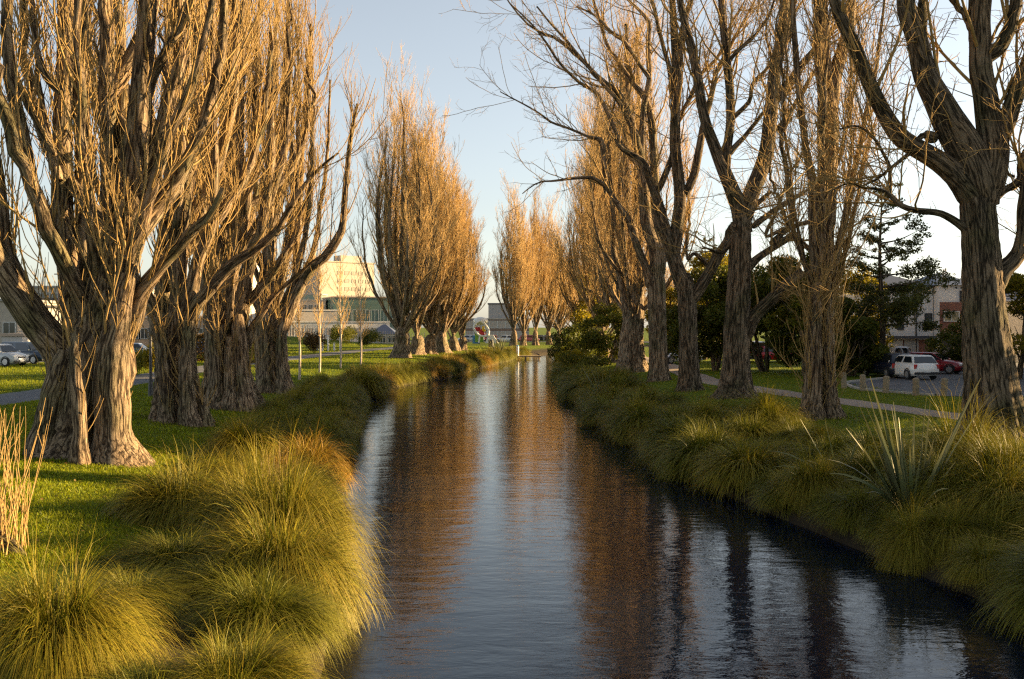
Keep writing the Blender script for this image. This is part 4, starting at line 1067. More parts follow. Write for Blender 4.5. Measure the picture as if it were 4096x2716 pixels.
# fallen leaves
rng = np.random.RandomState(21)
n = 2600
x = rng.uniform(-19, -5, n); yy = rng.uniform(13, 40, n)
tx = np.array([-11.2, -12.2, -12.3, -13.0, 11.3, 14.3, 10.7, 9.4]); ty = np.array([26.2, 36.4, 43.4, 54, 36.6, 29.7, 47, 53])
kk = rng.randint(0, 8, 1800); aa = rng.uniform(0, 6.28, 1800); rr_ = 1.1 + np.abs(rng.normal(0, 1.1, 1800))
x[:1800] = tx[kk] + np.cos(aa) * rr_; yy[:1800] = ty[kk] + np.sin(aa) * rr_
root = np.stack([x, yy, ground_z(x, yy) + rng.uniform(0.03, 0.07, n)], -1)
lv_ = blades(rng, root, rng.uniform(0, 6.28, n), np.radians(rng.uniform(-15, 25, n)), rng.uniform(0.05, 0.09, n), rng.uniform(0.04, 0.06, n), rng.uniform(0, 1, n), 3, 0.1)
tag(tag(link('fallen_leaves', npmesh('fallen_leaves', [lv_], LEAF_RUST)), kind='stuff'), 'scattered brown fallen leaves on the lawns around the trunks', 'leaves')

# flax clumps: stiff sword leaves
def flax(name, label, x, y, spec, seed, sc=1.0, width=0.05):
    rng = np.random.RandomState(seed)
    n = len(spec)
    az = np.array([RAD(a) for a, e, l in spec]); el = np.array([RAD(e) for a, e, l in spec]); L = np.array([l * sc for a, e, l in spec])
    root = np.stack([0.16 * np.cos(az) * rng.uniform(.2, 1, n), 0.16 * np.sin(az) * rng.uniform(.2, 1, n), np.zeros(n)], -1) * sc
    c = blades(rng, root, az, el, L, np.full(n, width) * rng.uniform(0.8, 1.2, n), rng.uniform(0.03, 0.35, n) + 0.8 * (el < RAD(55)), 8, 0.012)
    root_o = link(name, npmesh(name, [c], FLAX))
    root_o.location = (x, y, float(ground_z(x, y)) - 0.03)
    return tag(root_o, label, 'flax plant', 'flax clumps on the right bank')
# (azimuth, elevation, length): azimuth 180 points left in the picture
rngf = np.random.RandomState(4)
sp = [(180, 66, 2.35), (184, 70, 2.55), (176, 73, 2.6), (190, 76, 2.75), (170, 60, 2.0), (186, 80, 2.2), (160, 84, 2.1), (20, 86, 2.3), (10, 82, 2.2), (-5, 70, 2.6), (5, 64, 2.9), (12, 60, 2.7), (-8, 52, 2.3),
      (350, 42, 1.8), (200, 55, 1.6), (172, 48, 1.7), (300, 70, 1.7), (250, 72, 1.5), (90, 75, 2.2), (60, 68, 2.0), (178, 63, 1.7), (340, 34, 1.5), (120, 70, 2.0), (230, 80, 1.8)]
fx = (px('U', 2105, 0)[0] - CX) / F * 20.5
flax('flax_clump', 'tall clump of stiff flax leaves catching pink light on the right bank', fx, 20.5, sp + [(rngf.uniform(0, 360), rngf.uniform(45, 85), rngf.uniform(1.0, 2.0)) for _ in range(34)], 41, 1.12, 0.09)
flax('flax_clump', 'small sparse flax clump left of the tall one', (px('U', 1945, 0)[0] - CX) / F * 24, 24, [(175, 62, 1.9), (185, 70, 2.0), (165, 45, 1.9), (170, 35, 1.6), (10, 75, 1.5), (188, 78, 1.7), (200, 50, 1.3)], 42, 1.0, 0.05)
flax('flax_clump', 'distant flax clump with blue-green leaves below the fluted shaded poplar', (px('U', 1395, 0)[0] - CX) / F * 55, 55, [(rngf.uniform(0, 360), rngf.uniform(45, 85), rngf.uniform(1.2, 2.3)) for _ in range(26)], 43, 1.0, 0.06)
flax('flax_clump', 'dark upright flax clump on the far left bank before the jetty', (px('U', 1150, 0)[0] - CX) / F * 128, 128, [(rngf.uniform(0, 360), rngf.uniform(55, 88), rngf.uniform(1.8, 3.2)) for _ in range(60)], 44, 1.0, 0.10)

# pale dead reed stalks among the left tussocks
def reeds(label, x, y, n, h, r, seed, wd=0.012):
    rng = np.random.RandomState(seed)
    a = rng.uniform(0, 6.28, n); rr = r * np.sqrt(rng.uniform(0, 1, n))
    root = np.stack([np.cos(a) * rr, np.sin(a) * rr, np.zeros(n)], -1)
    c = blades(rng, root, a, np.radians(rng.uniform(72, 90, n)), rng.uniform(h * 0.6, h, n), wd * rng.uniform(0.7, 1.3, n), rng.uniform(0, 0.35, n), 6, 0.03)
    o = link('reed_clump', npmesh('reed_clump', [c], REED))
    o.location = (x, y, float(ground_z(x, y)) - 0.02)
    return tag(o, label, 'reeds')
reeds('clump of pale dead reed stalks standing between the sunlit left tussocks', (px('U', 635, 0)[0] - CX) / F * 20.2, 20.2, 90, 1.75, 0.28, 51)
reeds('few pale reed stalks right of the larger dead reed clump', (px('U', 690, 0)[0] - CX) / F * 19.8, 19.8, 30, 1.35, 0.22, 52)

# coppiced shoots at the left edge, rising from a leaning root
rng = np.random.RandomState(61)
D = 15.6; x0 = (px('U', 5, 0)[0] - CX) / F * D
g = float(ground_z(x0, D))
root = thing('coppiced_willow', 'clump of thin bare upright shoots on a leaning root at the left edge', 'shrub', (x0, D, g))
st = np.array([[-1.3, 0.2, 0.9], [-0.7, 0.1, 0.55], [-0.25, 0.0, 0.28], [0.15, -0.05, 0.06], [0.42, -0.1, -0.1]])
a, b = pad(st, np.array([0.22, 0.20, 0.17, 0.14, 0.06]), 18)
link('trunk', npmesh('trunk', [tubes(a[None], b[None], 14, rng)], BARK), root)
n = 120
k = rng.uniform(0, 1, n)
rt = np.stack([np.interp(k, [0, 1], [-0.9, 0.3]), rng.uniform(-0.35, 0.35, n), np.interp(k, [0, 1], [0.45, 0.05]) - 0.1], -1)
P = np.zeros((n, 8, 3)); P[:, 0] = rt
d = unit(np.stack([rng.normal(0.05, 0.13, n), rng.normal(0, 0.13, n), np.ones(n)], -1)); ln = rng.uniform(0.9, 2.5, n)
for j in range(1, 8):
    d = unit(d + rng.normal(0, 0.035, (n, 3)) + UP * 0.03); P[:, j] = P[:, j - 1] + d * (ln / 7)[:, None]
R = np.linspace(1, 0.3, 8)[None, :] * rng.uniform(0.006, 0.012, n)[:, None]
P2, R2 = spawn(P, R, 70, rng, (0.15, 0.5), (15, 40), 0.6, 4, 0.6, 0.005, 0.003, 0.3, 0.95)
link('shoots', npmesh('shoots', [tubes(P, R, 4, rng), tubes(P2, R2, 3, rng)], TWIG_PALE), root)

# ------------------------------------------------------------------ leafy trees and shrubs
def leafcloud(rng, blobs, n, size, flat=0.0, shell=0.35):
    """n leaf quads through the volume of ellipsoid blobs [(centre, radii)], denser toward the outside"""
    vol = np.array([np.prod(r) for c, r in blobs]) ** 0.75
    k = rng.choice(len(blobs), n, p=vol / vol.sum())
    C = np.array([c for c, r in blobs])[k]; Rr = np.array([r for c, r in blobs])[k]
    d = unit(rng.standard_normal((n, 3))); rad = rng.uniform(0, 1, n) ** shell
    P = C + d * Rr * rad[:, None] + rng.normal(0, 0.04, (n, 3)) * Rr
    nn = unit(rng.standard_normal((n, 3)) + d * 0.7 + np.array([0, 0, flat]))
    t1 = unit(np.cross(nn, rng.standard_normal((n, 3)))); t2 = np.cross(nn, t1)
    s = size * rng.uniform(0.55, 1.45, n)[:, None]
    V = np.stack([P - t1 * s, P + t2 * s * 0.42, P + t1 * s, P - t2 * s * 0.42], 1).reshape(-1, 3)
    Fq = np.arange(n * 4).reshape(n, 4)
    r1 = rng.uniform(0, 1, n); r2 = np.clip(rng.uniform(0, 1, n) * 0.6 + 0.4 * rng.uniform(0, 1, len(blobs))[k], 0, 1)
    col = np.repeat(np.stack([rng.uniform(0, 1, n), r1 * 0.75, r2], -1), 4, axis=0)
    return (V, Fq, {'col': col}, 0)

def broadleaf(name, label, x, y, h, w, mat, seed, n=16000, size=0.12, low=0.18, group=None, cat='tree', nb=26, gap=1.0, z=None):
    rng = np.random.RandomState(seed)
    g = float(ground_z(x, y)) if z is None else z
    root = thing(name, label, cat, (x, y, g), 0, group)
    blobs = []
    for k in range(nb):
        q = rng.uniform(0, 1); zz = h * (low + (1 - low) * (0.12 + 0.82 * q))
        env = w / 2 * np.sqrt(max(0.06, 1 - (2 * (zz / h - (low + 0.42 * (1 - low))) / (1.15 - low)) ** 2))
        a = rng.uniform(0, 6.28); r = env * np.sqrt(rng.uniform(0.05, 1))
        rb = w * rng.uniform(0.12, 0.22)
        blobs.append((np.array([np.cos(a) * r, np.sin(a) * r, zz]), np.array([rb, rb, rb * rng.uniform(0.55, 0.85)])))
    nst = 3 if h > 4 else 2
    P = []
    for k in range(nst):
        c = blobs[rng.randint(nb)][0]
        P.append(catmull(np.array([[0.06 * k, 0, -0.1], [0.1 * k + c[0] * 0.1, c[1] * 0.1, h * low], [c[0] * 0.6, c[1] * 0.6, h * 0.55], c]), 10))
    P = np.array(P); R = np.linspace(0.022 * h, 0.008 * h, 10)[None, :].repeat(nst, 0)
    P1, R1 = spawn(P, R, 24, rng, (h * 0.12, h * 0.35), (30, 70), 0.4, 6, 0.6, 0.05, 0.012, 0.2, 1)
    link('trunk', npmesh('trunk', [tubes(P, R, 8, rng), tubes(P1, R1, 5, rng)], BARK_GREY), root)
    link('crown', npmesh('crown', [leafcloud(rng, blobs, n, size)], mat), root)
    return root

def shrub(name, label, x, y, h, w, mat, seed, n=3500, size=0.07, group=None):
    rng = np.random.RandomState(seed)
    blobs = [(np.array([rng.normal(0, w * 0.2), rng.normal(0, w * 0.2), h * rng.uniform(0.3, 0.72)]), np.array([w * 0.26, w * 0.26, h * 0.28]) * rng.uniform(0.8, 1.2)) for _ in range(8)]
    o = link(name, npmesh(name, [leafcloud(rng, blobs, n, size)], mat))
    o.location = (x, y, float(ground_z(x, y)))
    return tag(o, label, 'shrub', group)

def at(u, D):  # x under picture column u (2365-wide picture) at depth D
    return (px('U', u, 0)[0] - CX) / F * D

GE = 'evergreen trees by the car park'
broadleaf('evergreen_tree', 'dark dense evergreen just left of the V-forked tree', at(1650, 74), 74, 7.4, 7.0, LEAF_DARK, 301, 24000, 0.15, 0.03, GE)
broadleaf('evergreen_tree', 'broad dark evergreen right of the V-forked tree', at(1765, 72), 72, 7.6, 7.5, LEAF_DARK, 302, 24000, 0.15, 0.03, GE)
broadleaf('evergreen_tree', 'dark evergreen with a ragged yellowish top just left of the fluted poplar', at(1858, 66), 66, 8.6, 5.2, LEAF_MID, 303, 20000, 0.14, 0.04, GE)
broadleaf('evergreen_tree', 'golden-lit leafy tree rising behind the fork of the grey bole', at(1650, 92), 92, 10.0, 7.0, LEAF_GOLD, 304, 15000, 0.14, 0.25, GE)
broadleaf('evergreen_tree', 'yellow sunlit tree seen in the slot between the two grey boles', at(1555, 100), 100, 8.2, 5.5, LEAF_GOLD, 305, 12000, 0.14, 0.08, GE)
broadleaf('evergreen_tree', 'yellow-green tree between the fluted poplar and the pine', at(1975, 76), 76, 7.6, 5.5, LEAF_GOLD, 306, 12000, 0.13, 0.12, GE)
broadleaf('evergreen_tree', 'dark spreading shrubby tree under the pine, behind the parked cars', at(1960, 66), 66, 5.0, 4.5, LEAF_DARK, 307, 24000, 0.15, 0.03, GE)
broadleaf('evergreen_tree', 'dark bushy evergreen by the water at the left end of the right-hand row', at(1335, 108), 108, 4.6, 6.0, LEAF_DARK, 308, 9000, 0.13, 0.05, GE)
broadleaf('evergreen_tree', 'olive evergreen in front of the golden poplar wall', at(1400, 92), 92, 5.6, 5.0, LEAF_MID, 309, 9000, 0.13, 0.08, GE)
broadleaf('evergreen_tree', 'yellowish tree mixed into the twigs behind the olive evergreen', at(1375, 118), 118, 9.5, 6.0, LEAF_GOLD, 310, 7000, 0.15, 0.3, GE)
broadleaf('evergreen_tree', 'dark tall shrub screen at the right of the townhouse entrance', at(2215, 74), 74, 4.2, 4.0, LEAF_DARK, 311, 9000, 0.11, 0.02, GE)
broadleaf('evergreen_tree', 'golden tree at the right edge in front of the tiled roof', at(2350, 62), 62, 6.6, 5.0, LEAF_GOLD, 312, 10000, 0.12, 0.15, GE)
# unseen tree added beyond the right of the frame to shade the banks
broadleaf('evergreen_tree', 'unseen evergreen added for shade beyond the right edge of the car park', 39, 56, 9.6, 9.0, LEAF_DARK, 313, 9000, 0.24, 0.06, GE)
# the pine by the townhouse: layered, lopsided boughs
def pine(label, x, y, h, w, seed, nb=34, n=14000, group=None):
    rng = np.random.RandomState(seed)
    g = float(ground_z(x, y))
    root = thing('pine_tree', label, 'tree', (x, y, g), 0, group)
    z = np.linspace(-0.1, h, 12)
    P = np.stack([0.12 * np.sin(z * 0.6), 0.1 * np.cos(z * 0.5), z], -1)[None]; R = (0.24 * (1 - np.linspace(0, 1, 12) ** 0.9) + 0.02)[None] * h / 13
    BP, BR, blobs = [], [], []
    for k in range(nb):
        q = (k + rng.uniform(0, 1)) / nb
        z0 = h * (0.24 + 0.74 * q)
        a = 2.4 * k + rng.uniform(-.4, .4)
        ln = w / 2 * (1.0 - 0.72 * q) * rng.uniform(0.55, 1.15) * (1.15 if math.cos(a) > 0 else 0.8)
        rise = rng.uniform(0.05, 0.35) + 0.3 * q
        pts = np.array([[0, 0, z0], [math.cos(a) * ln * .5, math.sin(a) * ln * .5, z0 + ln * rise * .3], [math.cos(a) * ln, math.sin(a) * ln, z0 + ln * rise]])
        BP.append(catmull(pts, 7)); BR.append(np.linspace(0.07, 0.015, 7) * h / 13)
        for t in (0.45, 0.62, 0.78, 0.92, 1.03):
            c = pts[0] * (1 - t) + pts[2] * t + rng.normal(0, 0.12 * ln, 3) * np.array([1, 1, 0.35])
            s = ln * rng.uniform(0.14, 0.27)
            blobs.append((c + np.array([0, 0, rng.normal(0, 0.10 * ln)]), np.array([s, s, s * rng.uniform(0.4, 0.75)])))
    BP, BR = np.array(BP), np.array(BR)
    link('trunk', npmesh('trunk', [tubes(P, R, 10, rng), tubes(BP, BR, 5, rng)], BARK_GREY), root)
    link('crown', npmesh('crown', [leafcloud(rng, blobs, n, 0.10, 0.4, 0.5)], NEEDLE), root)
    return root
pine('tall dark pine with layered boughs in front of the white townhouse', at(2035, 68), 68, 13.2, 8.2, 401, 36, 17000, 'pines on the right')
pine('slim pine top showing between the two grey boles', at(1628, 98), 98, 12.6, 7.0, 402, 26, 8000, 'pines on the right')

# left-hand planting
shrub('shrub', 'round green shrub behind the nearest poplar, by the road', at(325, 66), 66, 2.0, 3.4, LEAF_MID, 501, 5000, 0.07, 'garden shrubs beyond the left lawn')
shrub('shrub', 'small yellow-leaved shrub beside the second poplar', at(362, 62), 62, 2.6, 1.6, LEAF_GOLD, 502, 3000, 0.07, 'garden shrubs beyond the left lawn')
shrub('shrub', 'rusty orange shrub left of the second sapling', at(714, 118), 118, 3.2, 2.6, LEAF_RUST, 503, 3500, 0.10, 'garden shrubs beyond the left lawn')
shrub('shrub', 'dark small conifer shrub near the far mound', at(838, 140), 140, 3.0, 2.6, LEAF_DARK, 504, 3000, 0.10, 'garden shrubs beyond the left lawn')
shrub('shrub', 'dark young shrub on top of the far mound', at(776, 158), 158, 3.6, 2.4, LEAF_DARK, 505, 3000, 0.10, 'garden shrubs beyond the left lawn')
shrub('shrub', 'olive shrub on the shoulder of the far mound', at(806, 160), 160, 3.2, 3.4, LEAF_MID, 506, 3000, 0.10, 'garden shrubs beyond the left lawn')
shrub('shrub', 'dark shrub pair beside the far low hall', at(858, 165), 165, 2.8, 3.2, LEAF_DARK, 507, 3000, 0.10, 'garden shrubs beyond the left lawn')
shrub('shrub', 'yellow-green bush at the river end of the right bank', at(1318, 96), 96, 2.0, 3.6, LEAF_GOLD, 508, 4000, 0.10, 'bushes on the right bank')
shrub('shrub', 'dark leafy bush between water and golden poplars', at(1356, 84), 84, 1.8, 3.0, LEAF_MID, 509, 4000, 0.09, 'bushes on the right bank')

def hedge(name, label, x0, y0, x1, y1, h, w, mat, seed, n=9000, size=0.09, group=None):
    rng = np.random.RandomState(seed)
    L = math.hypot(x1 - x0, y1 - y0)
    P = rng.uniform(-0.5, 0.5, (n, 3)); 
    k = rng.randint(0, 3, n); sgn = np.sign(rng.uniform(-1, 1, n)) * 0.5
    for j in range(3): P[k == j, j] = sgn[k == j] + rng.normal(0, 0.03, (k == j).sum())
    P = P * np.array([L, w, h]) + np.array([0, 0, h / 2]); P[:, 2] = np.maximum(P[:, 2], 0.02)
    P[:, 2] += 0.08 * np.sin(P[:, 0] * 1.9)
    nn = unit(rng.standard_normal((n, 3))); t1 = unit(np.cross(nn, rng.standard_normal((n, 3)))); t2 = np.cross(nn, t1)
    s = size * rng.uniform(.6, 1.4, n)[:, None]
    V = np.stack([P - t1 * s, P + t2 * s * .5, P + t1 * s, P - t2 * s * .5], 1).reshape(-1, 3)
    col = np.repeat(rng.uniform(0, 1, (n, 3)), 4, 0)
    o = link(name, npmesh(name, [(V, np.arange(n * 4).reshape(n, 4), {'col': col}, 0)], mat))
    o.location = ((x0 + x1) / 2, (y0 + y1) / 2, float(ground_z((x0 + x1) / 2, (y0 + y1) / 2)))
    o.rotation_euler = (0, 0, math.atan2(y1 - y0, x1 - x0))
    return tag(o, label, 'hedge', group)
hedge('hedge', 'clipped reddish hedge seen between the second and third left poplars', at(425, 92), 92, at(500, 93), 93, 2.4, 1.6, LEAF_RUST, 601)
hedge('hedge', 'clipped olive hedge end showing between third and fourth left poplars', at(560, 88), 88, at(598, 90), 90, 2.2, 1.4, LEAF_MID, 602, 5000)

for k, (y0, y1, hh) in enumerate([(2, 11, 4.2), (11.3, 19, 4.6), (19.3, 27, 3.2), (27.4, 34.5, 4.6), (35, 41, 3.5)]):  # unseen hedges, added with heights set to shade the right bank
    hedge('hedge', 'unseen hedge added for shade beyond the right edge, ' + ['nearest the viewer', 'second from the viewer', 'in the middle of its row', 'fourth from the viewer', 'nearest the car park'][k], 24.5 + 0.1 * k, y0, 24.6 + 0.1 * k, y1, hh, 1.8, LEAF_DARK, 610 + k, 9000, 0.13, 'shade hedges added off the right edge')
# ------------------------------------------------------------------ vehicles
RUBBER = simple('tyre_rubber', (0.02, 0.02, 0.021), 0.85)
ALLOY = simple('alloy', (0.42, 0.42, 0.44), 0.35, 0.8)
GLASS = simple('car_glass', (0.012, 0.015, 0.018), 0.06, 0.0, spec=0.8)
TAIL = simple('tail_lamp_red', (0.42, 0.015, 0.015), 0.2, spec=0.6)
HEAD = simple('headlamp', (0.7, 0.7, 0.72), 0.12, spec=0.7)
PLASTIC = simple('black_plastic', (0.02, 0.02, 0.022), 0.6)
PLATE = simple('number_plate', (0.6, 0.6, 0.58), 0.5)
CHROME = simple('chrome', (0.6, 0.6, 0.62), 0.2, 0.9)

def paint(name, col, rough=0.25):
    m = simple(name, col, rough, 0.0, var=0.04, scale=3, spec=0.55)
    m.node_tree.nodes['Principled BSDF'].inputs['Coat Weight'].default_value = 0.5
    m.node_tree.nodes['Principled BSDF'].inputs['Coat Roughness'].default_value = 0.06
    return m

def loft(bm, sections):
    """sections: list of equally long vertex loops"""
    rings = [[bm.verts.new(p) for p in s] for s in sections]
    for a, b in zip(rings, rings[1:]):
        n = len(a)
        for k in range(n):
            bm.faces.new((a[k], a[(k + 1) % n], b[(k + 1) % n], b[k]))
    bm.faces.new(list(reversed(rings[0]))); bm.faces.new(rings[-1])

def make_car(name, label, cat, x, y, rz, col, L=4.1, W=1.76, Ht=1.5, belt=0.92, hood=1.1, tail=0.15, ws=0.62, rear=0.35, roofcol=None, pickup=False, group=None, bonnet=0.86, wheel=0.32, z=None, scale=1.0):
    """car with its nose at +x (before rotation): body, cabin glass, wheels with rims, lamps, bumpers, plates, mirrors"""
    g = 1.27 if z is None else z
    root = thing(name, label, cat, (x, y, g), rz, group, scale)
    M = paint(name + '_paint', col)
    hl = L / 2; w = W / 2
    # lower body: cross sections along x
    def sec(xx, ww, zb, zt, crown=0.05):
        return [(xx, -ww * 0.90, zb), (xx, -ww, zb + 0.16), (xx, -ww, zt - 0.22), (xx, -ww * 0.93, zt - 0.03), (xx, -ww * 0.5, zt + crown * 0.7), (xx, 0, zt + crown),
                (xx, ww * 0.5, zt + crown * 0.7), (xx, ww * 0.93, zt - 0.03), (xx, ww, zt - 0.22), (xx, ww, zb + 0.16), (xx, ww * 0.90, zb)]
    xs = [(-hl, 0.86, 0.36, belt - 0.14), (-hl + 0.10, 0.95, 0.26, belt - 0.02), (-hl + 0.45, 1, 0.22, belt), (-0.2, 1, 0.2, belt), (hl - hood - 0.1, 1, 0.2, belt - 0.01), (hl - hood * 0.55, 0.99, 0.22, bonnet), (hl - 0.30, 0.94, 0.24, bonnet - 0.10), (hl - 0.06, 0.86, 0.28, bonnet - 0.24), (hl, 0.78, 0.36, bonnet - 0.34)]
    bm = bmesh.new()
    loft(bm, [sec(a, w * b, c, d) for a, b, c, d in xs])
    bmesh.ops.recalc_face_normals(bm, faces=bm.faces)
    body = bm_obj('body', bm, M, root, True)
    # cabin: belt wider than roof
    cab_f = hl - hood; cab_r = -hl + tail
    if pickup: cab_r = -0.35
    xf, xr = cab_f - ws, cab_r + rear
    wb, wt = w * 0.93, w * 0.74
    zt = Ht
    bm = bmesh.new()
    def csec(xx, zz, ww): return [(xx, -ww, zz), (xx, ww, zz)]
    b1 = [(cab_r, -wb, belt), (cab_f, -wb, belt), (cab_f, wb, belt), (cab_r, wb, belt)]
    t1 = [(xr, -wt, zt - 0.05), (xf, -wt, zt - 0.04), (xf, wt, zt - 0.04), (xr, wt, zt - 0.05)]
    t2 = [(xr + 0.12, -wt * 0.8, zt), (xf - 0.15, -wt * 0.8, zt), (xf - 0.15, wt * 0.8, zt), (xr + 0.12, wt * 0.8, zt)]
    loft(bm, [[(p[0], p[1], p[2] - 0.06) for p in b1], t1, t2])
    bmesh.ops.recalc_face_normals(bm, faces=bm.faces)
    bmesh.ops.bevel(bm, geom=list(bm.edges), offset=0.03, segments=2, affect='EDGES')
    bm_obj('cabin', bm, M if roofcol is None else paint(name + '_roof_paint', roofcol), root, False)
    # glass, proud of the cabin
    def pane(nm, a, b, c, d, n):
        ctr = [(a[k] + b[k] + c[k] + d[k]) / 4 for k in range(3)]
        q = [tuple(ctr[k] + (p[k] - ctr[k]) * s for k, s in zip(range(3), (0.88, 0.88, 0.80))) for p in (a, b, c, d)]
        bm = bmesh.new()
        o = Vector(n).normalized() * 0.012
        i = Vector(n).normalized() * -0.01
        f = [bm.verts.new(Vector(p) + o) for p in q]; r = [bm.verts.new(Vector(p) + i) for p in q]
        bm.faces.new(f); bm.faces.new(list(reversed(r)))
        for k in range(4): bm.faces.new((f[k], r[k], r[(k + 1) % 4], f[(k + 1) % 4]))
        bmesh.ops.recalc_face_normals(bm, faces=bm.faces)
        return bm_obj(nm, bm, GLASS, root)
    pane('windscreen', b1[1], b1[2], t1[2], t1[1], (zt - belt, 0, ws))
    pane('rear_window', b1[0], b1[3], t1[3], t1[0], (-(zt - belt), 0, rear))
    for s, ia, ib in ((-1, 0, 1), (1, 3, 2)):
        B0, B1, T0, T1 = b1[ia], b1[ib], t1[ia], t1[ib]
        mid = lambda p, q, t: tuple(p[k] * (1 - t) + q[k] * t for k in range(3))
        for u0, u1 in ((0.04, 0.49), (0.53, 0.97)):
            pane('side_window', mid(B0, B1, u0), mid(B0, B1, u1), mid(T0, T1, u1), mid(T0, T1, u0), (0, s * (zt - belt), (wb - wt)))
    # wheels
    for sx in (-hl + 0.72, hl - 0.78):
        for s in (-1, 1):
            bm = bmesh.new()
            vs = add_cyl(bm, (sx, s * (w - 0.09), wheel), wheel, 0.22, 24, axis='Y')
            bmesh.ops.bevel(bm, geom=[e for e in bm.edges if len(e.link_faces) == 2 and any(len(f.verts) > 4 for f in e.link_faces)], offset=0.03, segments=2, affect='EDGES')
            wh = bm_obj('wheel', bm, RUBBER, root, False)
            bm = bmesh.new()
            add_cyl(bm, (sx, s * (w + 0.022), wheel), wheel * 0.64, 0.012, 20, axis='Y')
            for q in range(5):
                a = q * 2 * math.pi / 5
                add_box(bm, (sx + math.cos(a) * wheel * 0.32, s * (w + 0.034), wheel + math.sin(a) * wheel * 0.32), (0.06, 0.014, 0.06))
            bm_obj('rim', bm, ALLOY, wh)
            bm = bmesh.new()
            # dark arch lip above each wheel
            pts = [(math.cos(t) * (wheel + 0.07), math.sin(t) * (wheel + 0.07)) for t in np.linspace(0.05, math.pi - 0.05, 12)]
            ptsi = [(math.cos(t) * wheel * 1.0, math.sin(t) * wheel * 1.0) for t in np.linspace(0.05, math.pi - 0.05, 12)]
            o = [bm.verts.new((sx + p[0], s * (w + 0.008), wheel + p[1])) for p in pts]; i = [bm.verts.new((sx + p[0], s * (w + 0.008), wheel + p[1])) for p in ptsi]
            o2 = [bm.verts.new((sx + p[0], s * (w - 0.05), wheel + p[1])) for p in pts]
            for k in range(11):
                bm.faces.new((o[k], o[k + 1], i[k + 1], i[k])); bm.faces.new((o2[k], o2[k + 1], o[k + 1], o[k]))
            bmesh.ops.recalc_face_normals(bm, faces=bm.faces)
            bm_obj('wheel_arch', bm, PLASTIC, root)
    for s in (-1, 1):
        box_obj('headlight', (hl - 0.10, s * w * 0.66, bonnet - 0.22), (0.16, 0.34, 0.15), HEAD, root, 0, 0.03)
        box_obj('tail_light', (-hl + 0.05, s * w * 0.80, belt - 0.20), (0.10, 0.20, 0.30), TAIL, root, 0, 0.03)
        box_obj('mirror', (cab_f - 0.12, s * (w + 0.07), belt + 0.06), (0.10, 0.18, 0.13), M, root, 0, 0.03)
    box_obj('front_bumper', (hl - 0.03, 0, 0.38), (0.12, W * 0.84, 0.14), PLASTIC, root, 0, 0.03)
    box_obj('rear_bumper', (-hl + 0.02, 0, 0.40), (0.12, W * 0.88, 0.15), PLASTIC, root, 0, 0.03)
    box_obj('grille', (hl - 0.005, 0, bonnet - 0.33), (0.06, W * 0.42, 0.12), PLASTIC, root, 0, 0.01)
    box_obj('number_plate', (-hl - 0.045, 0, 0.52), (0.02, 0.44, 0.12), PLATE, root)
    box_obj('number_plate', (hl + 0.035, 0, 0.46), (0.02, 0.44, 0.12), PLATE, root)
    if pickup:
        box_obj('tray', ((cab_r - hl) / 2 - 0.02, 0, belt + 0.02), (abs(-hl - cab_r) - 0.16, W * 0.82, 0.09), PLASTIC, root)
        bm = bmesh.new()
        for s in (-1, 1):
            add_box(bm, (cab_r - 0.25, s * w * 0.78, belt + 0.22), (0.06, 0.06, 0.42))
        add_box(bm, (cab_r - 0.25, 0, belt + 0.45), (0.07, W * 0.84, 0.07))
        bm_obj('sports_bar', bm, CHROME, root)
    return root

GCR = 'cars in the car park on the right'
def lotx(fx, D): return (px('F', fx, 0)[0] - CX) / F * D
make_car('hatchback', 'white hatchback with black-framed rear window seen from behind, on the car park', 'car', lotx(1143, 62), 62.5, RAD(98), (0.74, 0.73, 0.70), 3.7, 1.80, 1.50, 1.0, 0.95, 0.10, 0.55, 0.40, (0.70, 0.69, 0.66), group=GCR)
make_car('estate_car', 'dark blue estate car with red tail lamps left of the white hatchback', 'car', lotx(965, 65), 65, RAD(95), (0.015, 0.018, 0.035), 4.5, 1.80, 1.55, 0.98, 1.1, 0.08, 0.6, 0.28, group=GCR)
make_car('pickup_truck', 'silver pickup truck behind the white hatchback', 'pickup', lotx(1040, 74), 74, RAD(-28), (0.46, 0.47, 0.50), 5.1, 1.86, 1.78, 1.12, 1.35, 0.2, 0.6, 0.15, pickup=True, group=GCR, bonnet=1.08, wheel=0.38)
make_car('saloon_car', 'red saloon facing right beside the white hatchback', 'car', lotx(1262, 70), 70, RAD(-40), (0.30, 0.012, 0.02), 4.5, 1.78, 1.46, 0.92, 1.2, 0.45, 0.75, 0.55, group=GCR)
make_car('van', 'olive van half hidden behind the fluted poplar', 'van', lotx(620, 74), 74, RAD(92), (0.13, 0.12, 0.07), 4.7, 1.8, 1.92, 1.12, 0.7, 0.05, 0.6, 0.12, group=GCR)
make_car('saloon_car', 'dark car under the evergreens right of the olive van', 'car', lotx(770, 72), 72, RAD(90), (0.05, 0.05, 0.055), 4.4, 1.76, 1.48, 0.93, 1.1, 0.4, 0.7, 0.5, group=GCR)
GCS = 'cars glimpsed between the right-bank trunks'
make_car('hatchback', 'small red car in the shade beneath the evergreens', 'car', at(1792, 92), 92, RAD(10), (0.36, 0.012, 0.015), 3.9, 1.7, 1.48, 0.94, 1.0, 0.15, 0.6, 0.35, group=GCS)
make_car('van', 'pale blue-white van glimpsed right of the V-forked tree', 'van', at(1738, 94), 94, RAD(90), (0.52, 0.56, 0.64), 4.6, 1.8, 1.9, 1.1, 0.7, 0.05, 0.6, 0.12, group=GCS)
make_car('hatchback', 'silver car glimpsed between the two grey boles', 'car', at(1568, 88), 88, RAD(200), (0.55, 0.56, 0.60), 4.1, 1.74, 1.52, 0.95, 1.05, 0.15, 0.6, 0.35, group=GCS)
